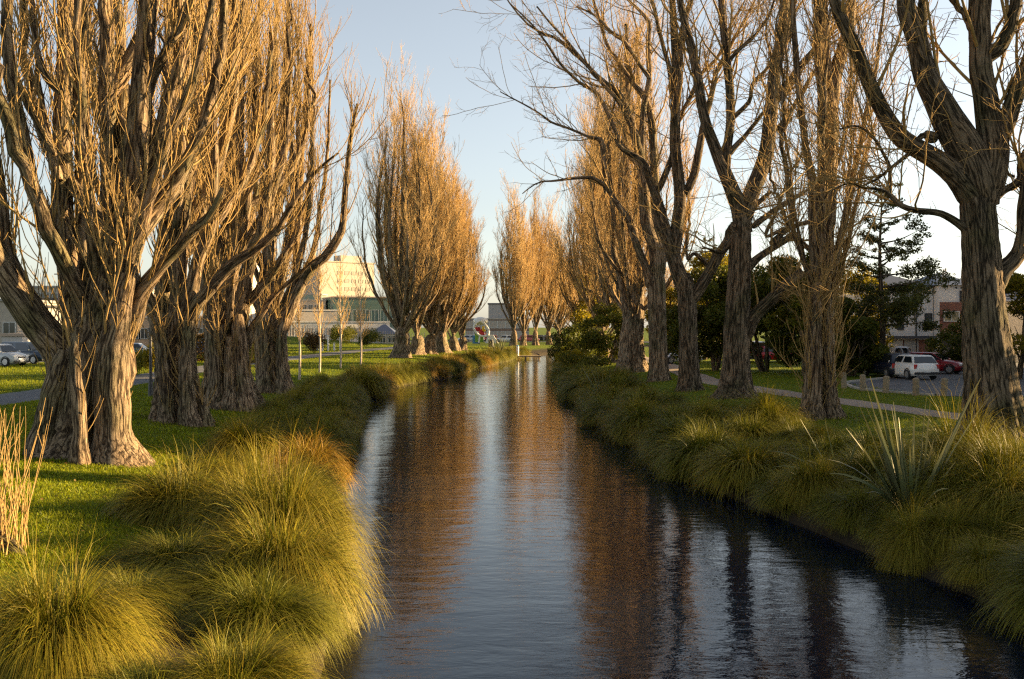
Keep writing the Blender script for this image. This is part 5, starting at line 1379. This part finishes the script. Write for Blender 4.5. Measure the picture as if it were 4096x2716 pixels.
GCL = 'cars parked along the left street'
def streetcar(name, lab, cat, u, D, rz, col, **k):
    x = at(u, D)
    return make_car(name, lab, cat, x, D, rz, col, z=float(ground_z(x, D)) + 0.03, group=GCL, **k)
streetcar('off_road_car', 'silver off-road car parked at the left edge beyond the lawn', 'car', -2, 81, RAD(-18), (0.42, 0.43, 0.44), L=4.6, W=1.84, Ht=1.80, belt=1.12, bonnet=1.06, wheel=0.38, tail=0.1, rear=0.2)
streetcar('off_road_car', 'dark blue off-road car right of the silver one', 'car', 62, 86, RAD(-18), (0.02, 0.035, 0.06), L=4.7, W=1.88, Ht=1.9, belt=1.16, bonnet=1.08, wheel=0.39, tail=0.1, rear=0.18)
streetcar('saloon_car', 'blue and white car showing between the first and second left poplars', 'car', 312, 104, RAD(8), (0.20, 0.26, 0.40), L=4.5, Ht=1.5)
streetcar('saloon_car', 'dark blue car showing between the second and third left poplars', 'car', 462, 112, RAD(5), (0.05, 0.08, 0.18), L=4.5, Ht=1.5)
for k, (u, D, c, lab) in enumerate([(1095, 208, (0.5, 0.5, 0.52), 'silver car under the climbing frame on the far road'), (1140, 209, (0.55, 0.12, 0.1), 'red car right of the climbing frame on the far road'),
                                    (1165, 208, (0.6, 0.6, 0.6), 'white car left of the far poplar cluster'), (1222, 210, (0.4, 0.1, 0.12), 'maroon car seen through the far poplar cluster'), (1080, 209, (0.62, 0.62, 0.6), 'white car at the left end of the far road')]):
    make_car('saloon_car', lab, 'car', at(u, D), D, RAD(0 if k % 2 else 180), c, 4.4, 1.75, 1.5, z=float(ground_z(at(u, D), D)) + 0.04, group='cars on the far road')

# ------------------------------------------------------------------ bollards, posts, lamps
TIMBER = simple('weathered_timber', (0.24, 0.19, 0.12), 0.85, var=0.3, scale=14, bump=0.4)
POLE = simple('painted_pole', (0.05, 0.05, 0.055), 0.5)
POLE_RUST = simple('weathered_pole', (0.24, 0.14, 0.10), 0.7)
bp0 = None
for k, (fx_, fy_, h) in enumerate([(655, 1138, .55), (785, 1158, .62), (945, 1172, .75), (1155, 1190, .8), (1350, 1192, .8)]):
    p = gpt('F', fx_, fy_, 1.25)
    if bp0 is None:
        bm = bmesh.new(); add_box(bm, (0, 0, 0.36), (0.22, 0.22, 0.90), 0.2, 0.02)
        bp0 = bm_obj('timber_bollard', bm, TIMBER)
        bm = bmesh.new()
        bmesh.ops.create_cone(bm, cap_ends=True, segments=4, radius1=0.155, radius2=0.05, depth=0.06)
        bmesh.ops.transform(bm, matrix=Matrix.Translation((0, 0, 0.838)) @ Matrix.Rotation(RAD(45) + 0.2, 4, 'Z'), verts=bm.verts)
        bm_obj('cap', bm, TIMBER, bp0)
        o = bp0
    else:
        o = copy_tree(bp0, (0, 0, 0))
    o.location = (p[0], p[1], 1.24); o.scale = (1, 1, 1.0); o.rotation_euler = (0.02 * k, 0.03 * (k % 3 - 1), 0.1 * k)
    tag(o, ['small square timber bollard at the left end of the car park edge', 'square timber bollard second from the left along the car park edge', 'square timber bollard in the middle of the car park edge',
            'square timber bollard second nearest the massive tree', 'square timber bollard nearest the massive tree'][k], 'bollard', 'timber bollards along the car park')

def lamp_post(label, x, y, h, mat, lantern=True, cross=False):
    g = float(ground_z(x, y))
    root = thing('lamp_post' if lantern else 'utility_pole', label, 'lamp post' if lantern else 'pole', (x, y, g))
    bm = bmesh.new()
    add_cyl(bm, (0, 0, h / 2 - 0.1), 0.075, h + 0.1, 10, 0.05); add_cyl(bm, (0, 0, 0.35), 0.13, 0.9, 10, 0.09)
    bm_obj('pole', bm, mat, root)
    if lantern:
        bm = bmesh.new(); add_cyl(bm, (0, 0, h + 0.35), 0.14, 0.55, 6, 0.30); bm_obj('lantern', bm, GLASSY, root)
        bm = bmesh.new(); add_cyl(bm, (0, 0, h + 0.76), 0.36, 0.26, 6, 0.05); add_cyl(bm, (0, 0, h + 0.98), 0.03, 0.22, 6); bm_obj('lantern_roof', bm, mat, root)
    if cross:
        bm = bmesh.new(); add_box(bm, (0.25, 0, h - 0.9), (1.3, 0.08, 0.1)); add_cyl(bm, (0.75, 0, h - 1.2), 0.12, 0.35, 8); bm_obj('crossarm', bm, mat, root)
    return root
GLASSY = simple('lantern_glass', (0.45, 0.36, 0.25), 0.2, spec=0.6)
lamp_post('old-fashioned lantern post against the white building at far left', at(146, 92), 92, 4.9, POLE_RUST)
lamp_post('thin rusty utility pole beside the lantern post', at(135, 96), 96, 9.2, POLE_RUST, False, True)
lamp_post('plain dark pole between the first and second left poplars', at(348, 47), 47, 5.2, POLE, False)

# white marker posts on the far lawn
WHITE = simple('white_paint', (0.72, 0.70, 0.66), 0.6)
pm = None
for k, u in enumerate([745, 758, 772, 786, 733]):
    D = 133 + k
    x = at(u, D); g = float(ground_z(x, D))
    hh = [1.2, 2.0, 1.0, 1.7, 1.1][k]
    if pm is None:
        bm = bmesh.new(); add_cyl(bm, (0, 0, 0.5), 0.13, 1.05, 8); add_cyl(bm, (0, 0, 1.03), 0.16, 0.06, 8)
        pm = bm_obj('marker_post', bm, WHITE); o = pm
    else:
        o = copy_tree(pm, (0, 0, 0))
    o.location = (x, D, g); o.scale = (1, 1, hh)
    tag(o, ['short pale post on the far left lawn beside the second sapling', 'tall pale post on the far left lawn between the second and third saplings', 'lowest pale post on the far left lawn, just left of the third sapling', 'pale post standing right of the third sapling on the far lawn', 'pale post left of the second sapling on the far lawn'][k], 'post', 'pale posts on the far lawn')

# ------------------------------------------------------------------ buildings
def plaster(name, col, sc=1.5): return simple(name, col, 0.85, var=0.08, scale=sc)
P_WHITE = plaster('white_wall', (0.50, 0.475, 0.44)); P_CREAM = plaster('cream_wall', (0.40, 0.35, 0.29)); P_GREY = plaster('grey_wall', (0.33, 0.32, 0.30)); P_TAN = plaster('tan_wall', (0.40, 0.31, 0.23))
P_BROWN = plaster('brown_wall', (0.22, 0.15, 0.11)); ROOF_D = simple('dark_roof', (0.045, 0.05, 0.065), 0.5); ROOF_B = simple('blue_grey_roof', (0.06, 0.075, 0.12), 0.45)
WIN = simple('window_glass', (0.03, 0.04, 0.045), 0.08, spec=0.8); WIN_G = simple('green_glass', (0.10, 0.16, 0.14), 0.12, spec=0.8); FRAME = simple('window_frame', (0.6, 0.6, 0.58), 0.5); FRAME_D = simple('dark_frame', (0.03, 0.03, 0.032), 0.5)

def brick_mat():
    m, nt, b = new_mat('red_brick')
    tc = N(nt, 'ShaderNodeTexCoord'); mp = N(nt, 'ShaderNodeMapping'); mp.inputs['Rotation'].default_value = (RAD(90), 0, 0)
    br = N(nt, 'ShaderNodeTexBrick'); br.inputs['Scale'].default_value = 4.0
    br.inputs['Color1'].default_value = (0.22, 0.075, 0.045, 1); br.inputs['Color2'].default_value = (0.15, 0.05, 0.035, 1); br.inputs['Mortar'].default_value = (0.22, 0.18, 0.15, 1)
    nt.links.new(tc.outputs['Object'], mp.inputs[0]); nt.links.new(mp.outputs[0], br.inputs['Vector']); nt.links.new(br.outputs['Color'], b.inputs['Base Color'])
    b.inputs['Roughness'].default_value = 0.9
    return m
BRICK = brick_mat()
def weatherboard():
    m, nt, b = new_mat('white_weatherboard')
    tc = N(nt, 'ShaderNodeTexCoord'); w = N(nt, 'ShaderNodeTexWave'); w.wave_type = 'BANDS'; w.bands_direction = 'Z'; w.wave_profile = 'SAW'; w.inputs['Scale'].default_value = 1.6; w.inputs['Distortion'].default_value = 0
    nt.links.new(tc.outputs['Object'], w.inputs['Vector'])
    bp = N(nt, 'ShaderNodeBump'); bp.inputs['Strength'].default_value = 0.5; bp.inputs['Distance'].default_value = 0.03
    nt.links.new(w.outputs['Fac'], bp.inputs['Height']); nt.links.new(bp.outputs[0], b.inputs['Normal'])
    b.inputs['Base Color'].default_value = (0.70, 0.68, 0.66, 1); b.inputs['Roughness'].default_value = 0.7
    return m
BOARDS = weatherboard()

def building(name, label, x, y, z, w, d, h, rz, wall, roof=None, group=None, roof_kind='flat', over=0.25, rh=1.8):
    """box building with front facing -y at local y=0; returns root (walls and roof as parts)"""
    root = thing(name, label, 'building', (x, y, z), rz, group)
    box_obj('wall', (0, d / 2, h / 2 - 0.3), (w, d, h + 0.6), wall, root)
    if roof is not None:
        bm = bmesh.new()
        if roof_kind == 'flat':
            add_box(bm, (0, d / 2, h + 0.16), (w + over * 2, d + over * 2, 0.30), 0, 0.03)
        else:
            a = w / 2 + over; b0 = -over; b1 = d + over; r = (b1 - b0) / 2
            v = [bm.verts.new(p) for p in [(-a, b0, h), (a, b0, h), (a, b1, h), (-a, b1, h), (-a + min(r, a * .9), (b0 + b1) / 2, h + rh), (a - min(r, a * .9), (b0 + b1) / 2, h + rh)]]
            for q in [(0, 1, 5, 4), (1, 2, 5), (2, 3, 4, 5), (3, 0, 4), (3, 2, 1, 0)]: bm.faces.new([v[k] for k in q])
            bmesh.ops.recalc_face_normals(bm, faces=bm.faces)
        bm_obj('roof', bm, roof, root)
    return root

def window(root, x, z, w, h, glass=WIN, frame=FRAME, mull=1, y=0.0, t=0.07):
    """frame standing proud of the front wall with the pane and mullions"""
    bm = bmesh.new()
    for c, s in (((x - w / 2 - t / 2, y - 0.03, z), (t, 0.10, h + 2 * t)), ((x + w / 2 + t / 2, y - 0.03, z), (t, 0.10, h + 2 * t)), ((x, y - 0.03, z + h / 2 + t / 2), (w, 0.10, t)), ((x, y - 0.045, z - h / 2 - t / 2), (w, 0.13, t))):
        add_box(bm, c, s)
    for k in range(mull):
        add_box(bm, (x - w / 2 + w * (k + 1) / (mull + 1), y - 0.04, z), (t * 0.7, 0.05, h))
    f = bm_obj('window', bm, frame, root)
    box_obj('pane', (x, y - 0.012, z), (w, 0.02, h), glass, f)
    return f

# townhouse on the right: white boarded wing, brick and white corner block
Dh = 86.0
def hx(fx_): return lotx(fx_, Dh)
def hz(fy_): return wpt('F', 0, fy_, Dh)[2]
xa, xb = hx(860), hx(1275)
r = building('townhouse', 'two-storey white boarded townhouse with tall narrow dark windows behind the pine', (xa + xb) / 2, Dh, 1.25, xb - xa, 9, hz(430) - 1.25, 0, BOARDS, ROOF_D, 'townhouses by the car park', 'hip', 0.4, 1.3)
cxm = (xa + xb) / 2
for f0, f1, y0, y1 in ((1030, 1065, 615, 725), (1222, 1262, 620, 725), (915, 935, 650, 725), (1120, 1160, 500, 590)):
    window(r, (hx(f0) + hx(f1)) / 2 - cxm, (hz(y0) + hz(y1)) / 2 - 1.25, hx(f1) - hx(f0), hz(y0) - hz(y1), WIN, FRAME_D, 0)
bm = bmesh.new(); add_box(bm, (0, -0.35, hz(782) - 1.25), (xb - xa + 0.1, 0.7, 0.22)); bm_obj('porch_canopy', bm, ROOF_D, r)
bm = bmesh.new(); add_box(bm, (0, -0.03, (hz(800) - 1.25) / 2), (xb - xa - 0.02, 0.06, hz(800) - 1.25)); bm_obj('brick_base', bm, BRICK, r)
for k, fx_ in enumerate((1010, 1120)):
    box_obj('garage_door', (hx(fx_) - cxm, -0.10, 1.05), (1.25, 0.06, 2.1), P_GREY if k else P_WHITE, r)
bm = bmesh.new(); add_cyl(bm, (hx(1155) - cxm, -0.10, 2.9), 0.06, 5.0, 8); bm_obj('downpipe', bm, FRAME_D, r)
xa, xb = hx(1280), hx(1560); cxm = (xa + xb) / 2
r = building('townhouse', 'corner townhouse with brick middle storey, white top and dark hipped roof', cxm, Dh - 1.2, 1.25, xb - xa, 10, hz(422) - 1.25, 0, BOARDS, ROOF_B, 'townhouses by the car park', 'hip', 0.35, 1.25)
bm = bmesh.new(); add_box(bm, (0, -0.05, (hz(540) + hz(742)) / 2 - 1.25), (xb - xa + 0.02, 0.10, hz(540) - hz(742))); bm_obj('brick_storey', bm, BRICK, r)
window(r, (hx(1308) + hx(1405)) / 2 - cxm, (hz(607) + hz(668)) / 2 - 1.25, hx(1405) - hx(1308), hz(607) - hz(668), simple('reflection_tinted_glass', (0.30, 0.26, 0.15), 0.15, spec=0.8), FRAME, 1, -0.10)  # warm reflection put into the pane colour
window(r, (hx(1422) + hx(1488)) / 2 - cxm, (hz(466) + hz(530)) / 2 - 1.25, hx(1488) - hx(1422), hz(466) - hz(530), WIN, FRAME_D, 1)
for fx_ in (1393, 1430):
    bm = bmesh.new(); add_cyl(bm, (hx(fx_) - cxm, -0.02, hz(441) - 1.25), 0.09, 0.08, 10, axis='Y'); bm_obj('vent', bm, FRAME_D, r)
bm = bmesh.new(); add_box(bm, (0, -0.04, (hz(745) - 1.25) / 2), (xb - xa - 0.04, 0.08, hz(745) - 1.25)); bm_obj('ground_storey', bm, P_BROWN, r)
box_obj('entrance_door', (hx(1300) - cxm + 0.3, -0.11, 1.05), (0.95, 0.06, 2.1), FRAME_D, r)
bm = bmesh.new()
zc = hz(375) - 1.25
add_box(bm, (hx(1370) - cxm, 1.8, zc + 0.15), (0.10, 0.10, 1.4)); add_box(bm, (hx(1384) - cxm, 1.8, zc + 0.25), (0.10, 0.10, 1.4)); add_box(bm, (hx(1372) - cxm, 1.8, zc + 0.5), (0.8, 0.04, 0.04), 0.5)
bm_obj('flue_pipes', bm, CHROME, r)
Dg = 92
xa, xb = lotx(1700, Dg), lotx(2150, Dg)
r = building('house', 'house with a striped blue-grey roof behind the golden tree at the right edge', (xa + xb) / 2, Dg, 1.25, xb - xa, 9, 5.6, 0, P_CREAM, ROOF_B, 'townhouses by the car park', 'hip', 0.5, 2.6)
window(r, -3.4, 3.9, 1.6, 1.1); window(r, 1.0, 3.9, 1.6, 1.1)
bm = bmesh.new()
for k in range(9):
    yy = -0.4 + k * 0.5; add_box(bm, (0, yy, 5.64 + (yy + 0.5) * 2.6 / 5.0 + 0.03), (xb - xa - 2 * (yy + 0.9), 0.06, 0.08))
bm_obj('roof_battens', bm, simple('roof_batten', (0.25, 0.28, 0.36), 0.4), r)
# unseen house added beyond the frame to shade the right bank
r = building('house', 'unseen low pale house added for shade beyond the right edge of the picture', 47, 30, 1.25, 16, 9, 4.4, RAD(-90), P_CREAM, ROOF_D, 'townhouses by the car park', 'hip', 0.5, 1.6)
window(r, -4, 1.6, 1.8, 1.3); window(r, 3, 1.6, 1.8, 1.3); box_obj('entrance_door', (0, -0.05, 1.05), (0.95, 0.08, 2.1), FRAME_D, r)

r = building('shade_block', 'unseen four-storey block added for shade beyond the right edge of the picture', 46, 64, 1.25, 34, 11, 16.9, RAD(-90), BOARDS, ROOF_D, 'townhouses by the car park', 'flat', 0.4)  # unseen block, its height set to shade the trunks across the river
for k in range(6):
    for f in range(4):
        window(r, -13 + k * 5.2, 2.2 + f * 4.1, 1.6, 1.5, WIN, FRAME_D, 1)
    box_obj('balcony', (-13 + k * 5.2, -0.55, 8.0), (2.6, 1.1, 0.9), P_GREY, r)
# far left: street front
GB = 'buildings beyond the left street'
def bx(name, label, u0, u1, v_top, D, wall, roof, depth=12, rows=0, cols=0, glass=WIN, rz=0.0, ww=1.3, wh=1.3, kind='flat', frame=FRAME, rh=2.0):
    x0, x1 = at(u0, D), at(u1, D); xm = (x0 + x1) / 2
    g = float(ground_z(xm, D)); h = wpt('U', 0, v_top, D)[2] - g
    r = building(name, label, xm, D, g, x1 - x0, depth, h - (0.3 if kind == 'flat' else 0), rz, wall, roof, GB, kind, 0.2, rh)
    for i in range(rows):
        for j in range(cols):
            window(r, (j + 0.5) / cols * (x1 - x0) - (x1 - x0) / 2, h * (i + 0.55) / (rows + 0.15), ww, wh, glass, frame, 1)
    return r
bx('shop_hall', 'white low hall behind the lantern post at far left', 20, 168, 705, 118, P_WHITE, ROOF_D, 14, 0, 0, WIN, RAD(50))
bx('office_block', 'pale stepped office block above the white hall at far left', 70, 142, 660, 150, P_CREAM, P_GREY, 16, 3, 4, WIN)
bx('office_block', 'grey flat-roofed block topping the white hall at far left', 100, 182, 688, 134, P_GREY, ROOF_D, 10, 1, 5, WIN)
bx('shop_hall', 'cream wall and low building at the extreme left', -70, 40, 690, 112, P_CREAM, P_GREY, 12, 1, 3, WIN)
bx('delivery_kiosk', 'small white box kiosk behind the parked off-road cars', 4, 52, 770, 98, P_WHITE, P_TAN, 3.2)
bx('office_block', 'pale office block glimpsed between the first and second left poplars', 280, 352, 668, 150, P_CREAM, P_GREY, 14, 4, 4, WIN)
bx('shop_row', 'terracotta and white shop row glimpsed between the left poplars', 300, 480, 730, 140, P_TAN, P_WHITE, 10, 1, 8, WIN, 0, 1.6, 1.4)
bx('open_shelter', 'low tan shelter behind the clipped hedge', 420, 500, 770, 125, P_TAN, P_GREY, 6, 1, 3, WIN, 0, 1.8, 1.5)
bx('office_block', 'pale block glimpsed above the third left poplar fork', 478, 560, 600, 230, P_WHITE, P_GREY, 16, 6, 4, WIN)
# hospital tower, glass pavilion and low white halls
D = 285
g = float(ground_z(at(803, D), D)); ht = wpt('U', 0, 607, D)[2] - g
r = building('tower_block', 'tall pale tower left of the middle poplars, its right face bright, left face grey', at(803, D), D, g, 17.8, 9.6, ht, RAD(40), P_CREAM, P_CREAM, GB)
hazy = simple('haze_tinted_pane', (0.30, 0.27, 0.22), 0.4)  # distance haze put into the pane colour, close to the wall tone
for i in range(6):
    for j in range(5):
        window(r, -2.5 + j * 2.3, ht * (0.34 + 0.105 * i), 1.3, 0.9, hazy, P_CREAM, 0)
box_obj('roof_plant', (3, 5, ht + 1.2), (7, 4, 2.2), P_CREAM, r)
bx('office_block', 'tan block with small square windows below the tower', 668, 752, 692, 250, P_CREAM, P_GREY, 12, 3, 6, WIN, 0, 1.0, 1.2)
bx('glass_hall', 'green glass pavilion with an overhanging flat roof beside the dark-limbed poplar', 770, 940, 685, 246, WIN_G, P_TAN, 16, 1, 8, WIN_G, RAD(20), 1.8, 4.5)
bx('glass_hall', 'dark teal glazed box under the grey slab', 694, 742, 678, 262, WIN_G, P_GREY, 8, 1, 2, WIN_G, 0, 2.0, 2.6)
bx('low_hall', 'long low white hall behind the saplings', 640, 905, 742, 215, P_WHITE, P_WHITE, 12, 1, 12, P_TAN, RAD(24), 1.2, 1.6)
bx('low_hall', 'long cream terrace above the low white hall', 650, 780, 715, 236, P_CREAM, P_WHITE, 10, 1, 8, WIN, RAD(24), 1.4, 1.2)
r = bx('pavilion', 'small dark-roofed pavilion left of the middle poplars', 852, 915, 772, 190, P_CREAM, ROOF_B, 6, 1, 3, WIN, 0, 1.2, 1.2, 'hip', FRAME, 1.9)
bx('brown_house', 'brown two-storey building with pale trim behind the climbing frame', 1075, 1222, 735, 232, P_BROWN, P_CREAM, 12, 2, 8, P_CREAM, 0, 1.7, 1.6)
bx('brown_house', 'dark upper block standing on the brown building', 1128, 1190, 700, 240, P_GREY, ROOF_D, 8, 1, 3, WIN, 0, 1.4, 1.2)
bx('low_hall', 'pale hall glimpsed through the far poplar cluster', 1200, 1330, 775, 240, P_CREAM, P_GREY, 8, 1, 7, WIN, 0, 1.6, 1.4)
# picket fence on the mound
bm = bmesh.new()
for k in range(58):
    xx = at(660, 172) + k * 0.42; zz = float(ground_z(xx, 172))
    add_box(bm, (xx - at(660, 172), 0, zz + 1.0 - 1.3), (0.10, 0.05, 2.3))
add_box(bm, (12, 0.06, 1.4), (24.5, 0.05, 0.12))
fo = bm_obj('picket_fence', bm, P_CREAM); fo.location = (at(660, 172), 172, 1.3)
tag(fo, 'pale picket fence across the far grassy mound', 'fence')

# ------------------------------------------------------------------ climbing frame, bin, jetty
RED = simple('red_panel', (0.45, 0.03, 0.04), 0.45); YEL = simple('yellow_panel', (0.62, 0.42, 0.02), 0.45); GRN = simple('green_panel', (0.22, 0.42, 0.05), 0.5); BLU = simple('blue_panel', (0.08, 0.25, 0.42), 0.5)
Dp = 186.0
g = float(ground_z(at(1110, Dp), Dp))
root = thing('climbing_frame', 'white tubular climbing frame with yellow and red panels and a white chute', 'playground', (at(1110, Dp), Dp, g))
def pxm(x4, y4):  # 1750..2250 crop (x4.48) -> local metres at the frame
    u = 1750 + x4 / 4.48; v = 1150 + y4 / 4.48
    return np.array([(u - CX) / F * Dp - at(1110, Dp), 0.0, H - (v - YH) / F * Dp - g])
def tube_obj(name, pts, r, mat, parent, n=24, dy=0.0):
    P = np.array(pts); P = catmull(P, n); P[:, 1] += dy
    return link(name, npmesh(name, [tubes(P[None], np.full((1, n), r), 8, np.random.RandomState(1))], mat), parent)
ring = [pxm(*p) for p in ((690, 640), (650, 720), (690, 800), (760, 860), (860, 870), (915, 820), (905, 740), (850, 660), (780, 600), (690, 640))]
tube_obj('frame_ring', ring, 0.20, WHITE, root, 60)
tube_obj('frame_ring', ring, 0.20, WHITE, root, 60, 2.6)
for i in (0, 2, 4, 6): tube_obj('net_rope', [ring[i], ring[(i + 4) % 9] + np.array([0, 2.6, 0])], 0.05, WHITE, root, 6)
for p in (ring[0], ring[2], ring[4], ring[6], ring[8]): tube_obj('crossbar', [p, p + np.array([0, 1.3, 0]), p + np.array([0, 2.6, 0])], 0.14, WHITE, root, 6)
tube_obj('leg', [ring[3], pxm(740, 990)], 0.16, WHITE, root, 5); tube_obj('leg', [ring[5], pxm(905, 990)], 0.16, WHITE, root, 5)
bm = bmesh.new(); bmesh.ops.create_icosphere(bm, subdivisions=3, radius=1.5); bmesh.ops.transform(bm, matrix=Matrix.Translation(Vector(pxm(768, 600)) + Vector((0, 1.3, 0))) @ Matrix.Diagonal((0.95, 0.8, 0.5, 1)), verts=bm.verts)
bm_obj('canopy', bm, WHITE, root, True)
tube_obj('slide_tube', [pxm(815, 690), pxm(825, 760), pxm(860, 785)], 0.26, YEL, root, 10, 0.9)
for a in ((790, 790), (815, 840), (720, 750)):
    p = pxm(*a); box_obj('panel', (p[0], 0.8, p[2]), (1.0, 0.12, 0.8), RED, root, 0.2, 0.05)
p = pxm(745, 900); box_obj('panel', (p[0], 1.1, p[2]), (1.6, 0.12, 1.7), GRN, root, 0, 0.05)
p = pxm(690, 935); box_obj('panel', (p[0], 1.2, p[2]), (1.4, 0.12, 1.5), BLU, root, 0, 0.05)
bm = bmesh.new()
a, b = pxm(955, 850), pxm(1005, 1000)
for s in (-1, 1):
    pass
v = [bm.verts.new(q) for q in [(a[0] - 0.5, 0, a[2]), (a[0] + 0.5, 0, a[2]), (b[0] + 0.9, 0, b[2]), (b[0] - 1.6, 0, b[2]), (a[0] - 0.5, 1.4, a[2]), (a[0] + 0.5, 1.4, a[2]), (b[0] + 0.9, 1.4, b[2]), (b[0] - 1.6, 1.4, b[2])]]
for q in [(0, 1, 2, 3), (5, 4, 7, 6), (1, 5, 6, 2), (4, 0, 3, 7), (4, 5, 1, 0), (3, 2, 6, 7)]: bm.faces.new([v[k] for k in q])
bm_obj('chute', bm, WHITE, root)

Db = 160
root = thing('litter_bin', 'black litter bin on the grass below the climbing frame', 'bin', (at(1134, Db), Db, float(ground_z(at(1134, Db), Db))))
bm = bmesh.new(); add_cyl(bm, (0, 0, 0.55), 0.38, 1.2, 14, 0.42); bm_obj('body', bm, PLASTIC, root)
bm = bmesh.new(); add_cyl(bm, (0, 0, 1.22), 0.46, 0.14, 14, 0.3); bm_obj('lid', bm, POLE, root)

Dj = 139
xj = at(1197, Dj)
root = thing('jetty', 'small timber jetty at the river bend beyond the last round clump', 'jetty', (xj, Dj, 0))
box_obj('deck', (0.9, 0, 0.42), (4.6, 2.0, 0.14), TIMBER, root)
bm = bmesh.new()
for sx in (-0.9, 1.0, 2.9): add_cyl(bm, (sx, -0.9, -0.1), 0.11, 1.1, 8)
bm_obj('piles', bm, TIMBER, root)
bm = bmesh.new(); add_cyl(bm, (-0.1, -0.2, 1.15), 0.20, 1.4, 10); bm_obj('mooring_post', bm, WHITE, root)
bm = bmesh.new(); add_cyl(bm, (-0.1, -0.2, 1.92), 0.24, 0.16, 10, 0.1); bm_obj('post_cap', bm, BLU, root)

# distant hazy treeline beyond the river bend
for k, (u, D, h, w) in enumerate([(1290, 250, 13, 22), (1330, 235, 15, 24), (1375, 260, 14, 26), (1000, 270, 12, 26), (600, 270, 12, 26), (1450, 245, 13, 24), (1560, 240, 12, 26), (1700, 230, 12, 28), (1880, 220, 12, 28)]):
    rr = np.random.RandomState(700 + k)
    x = at(u, D); g = float(ground_z(x, D))
    root = thing('broad_bare_tree', ['pale hazy bare tree at the river bend, left of the golden poplar wall', 'rounded hazy bare tree behind the bushes at the river bend', 'hazy bare tree behind the golden poplar wall', 'distant bare tree behind the left middle poplars', 'distant bare tree behind the third and fourth left poplars',
        'distant bare tree behind the fluted shaded poplar', 'distant bare tree behind the yellow tree slot', 'distant bare tree behind the V-forked tree', 'distant bare tree behind the fluted poplar'][k], 'tree', (x, D, g), 0, 'distant bare trees')
    P = np.array([[[0, 0, -0.2], [0.1, 0, h * .15], [0.2, 0.1, h * .35], [0.1, 0.2, h * .6], [0.2, 0.1, h * .85]]]); R = np.array([[.5, .42, .34, .2, .05]])
    P, R = (lambda q: (q[None, :, :3], q[None, :, 3]))(catmull(np.column_stack([P[0], R[0]]), 12))
    P1, R1 = spawn(P, R, 40, rr, (w * .22, w * .48), (35, 75), 0.8, 9, 0.6, 0.16, 0.03, 0.15, 1)
    P2, R2 = spawn(P1, R1, 340, rr, (2, 5), (20, 55), 0.5, 6, 0.5, 0.06, 0.025, 0.15, 1)
    P3, R3 = spawn(P2, R2, 2200, rr, (0.8, 2.2), (20, 60), 0.3, 4, 0.6, 0.034, 0.02, 0.1, 1)
    link('trunk', npmesh('trunk', [tubes(P, R, 8, rr), tubes(P1, R1, 5, rr)], BARK_GREY), root)
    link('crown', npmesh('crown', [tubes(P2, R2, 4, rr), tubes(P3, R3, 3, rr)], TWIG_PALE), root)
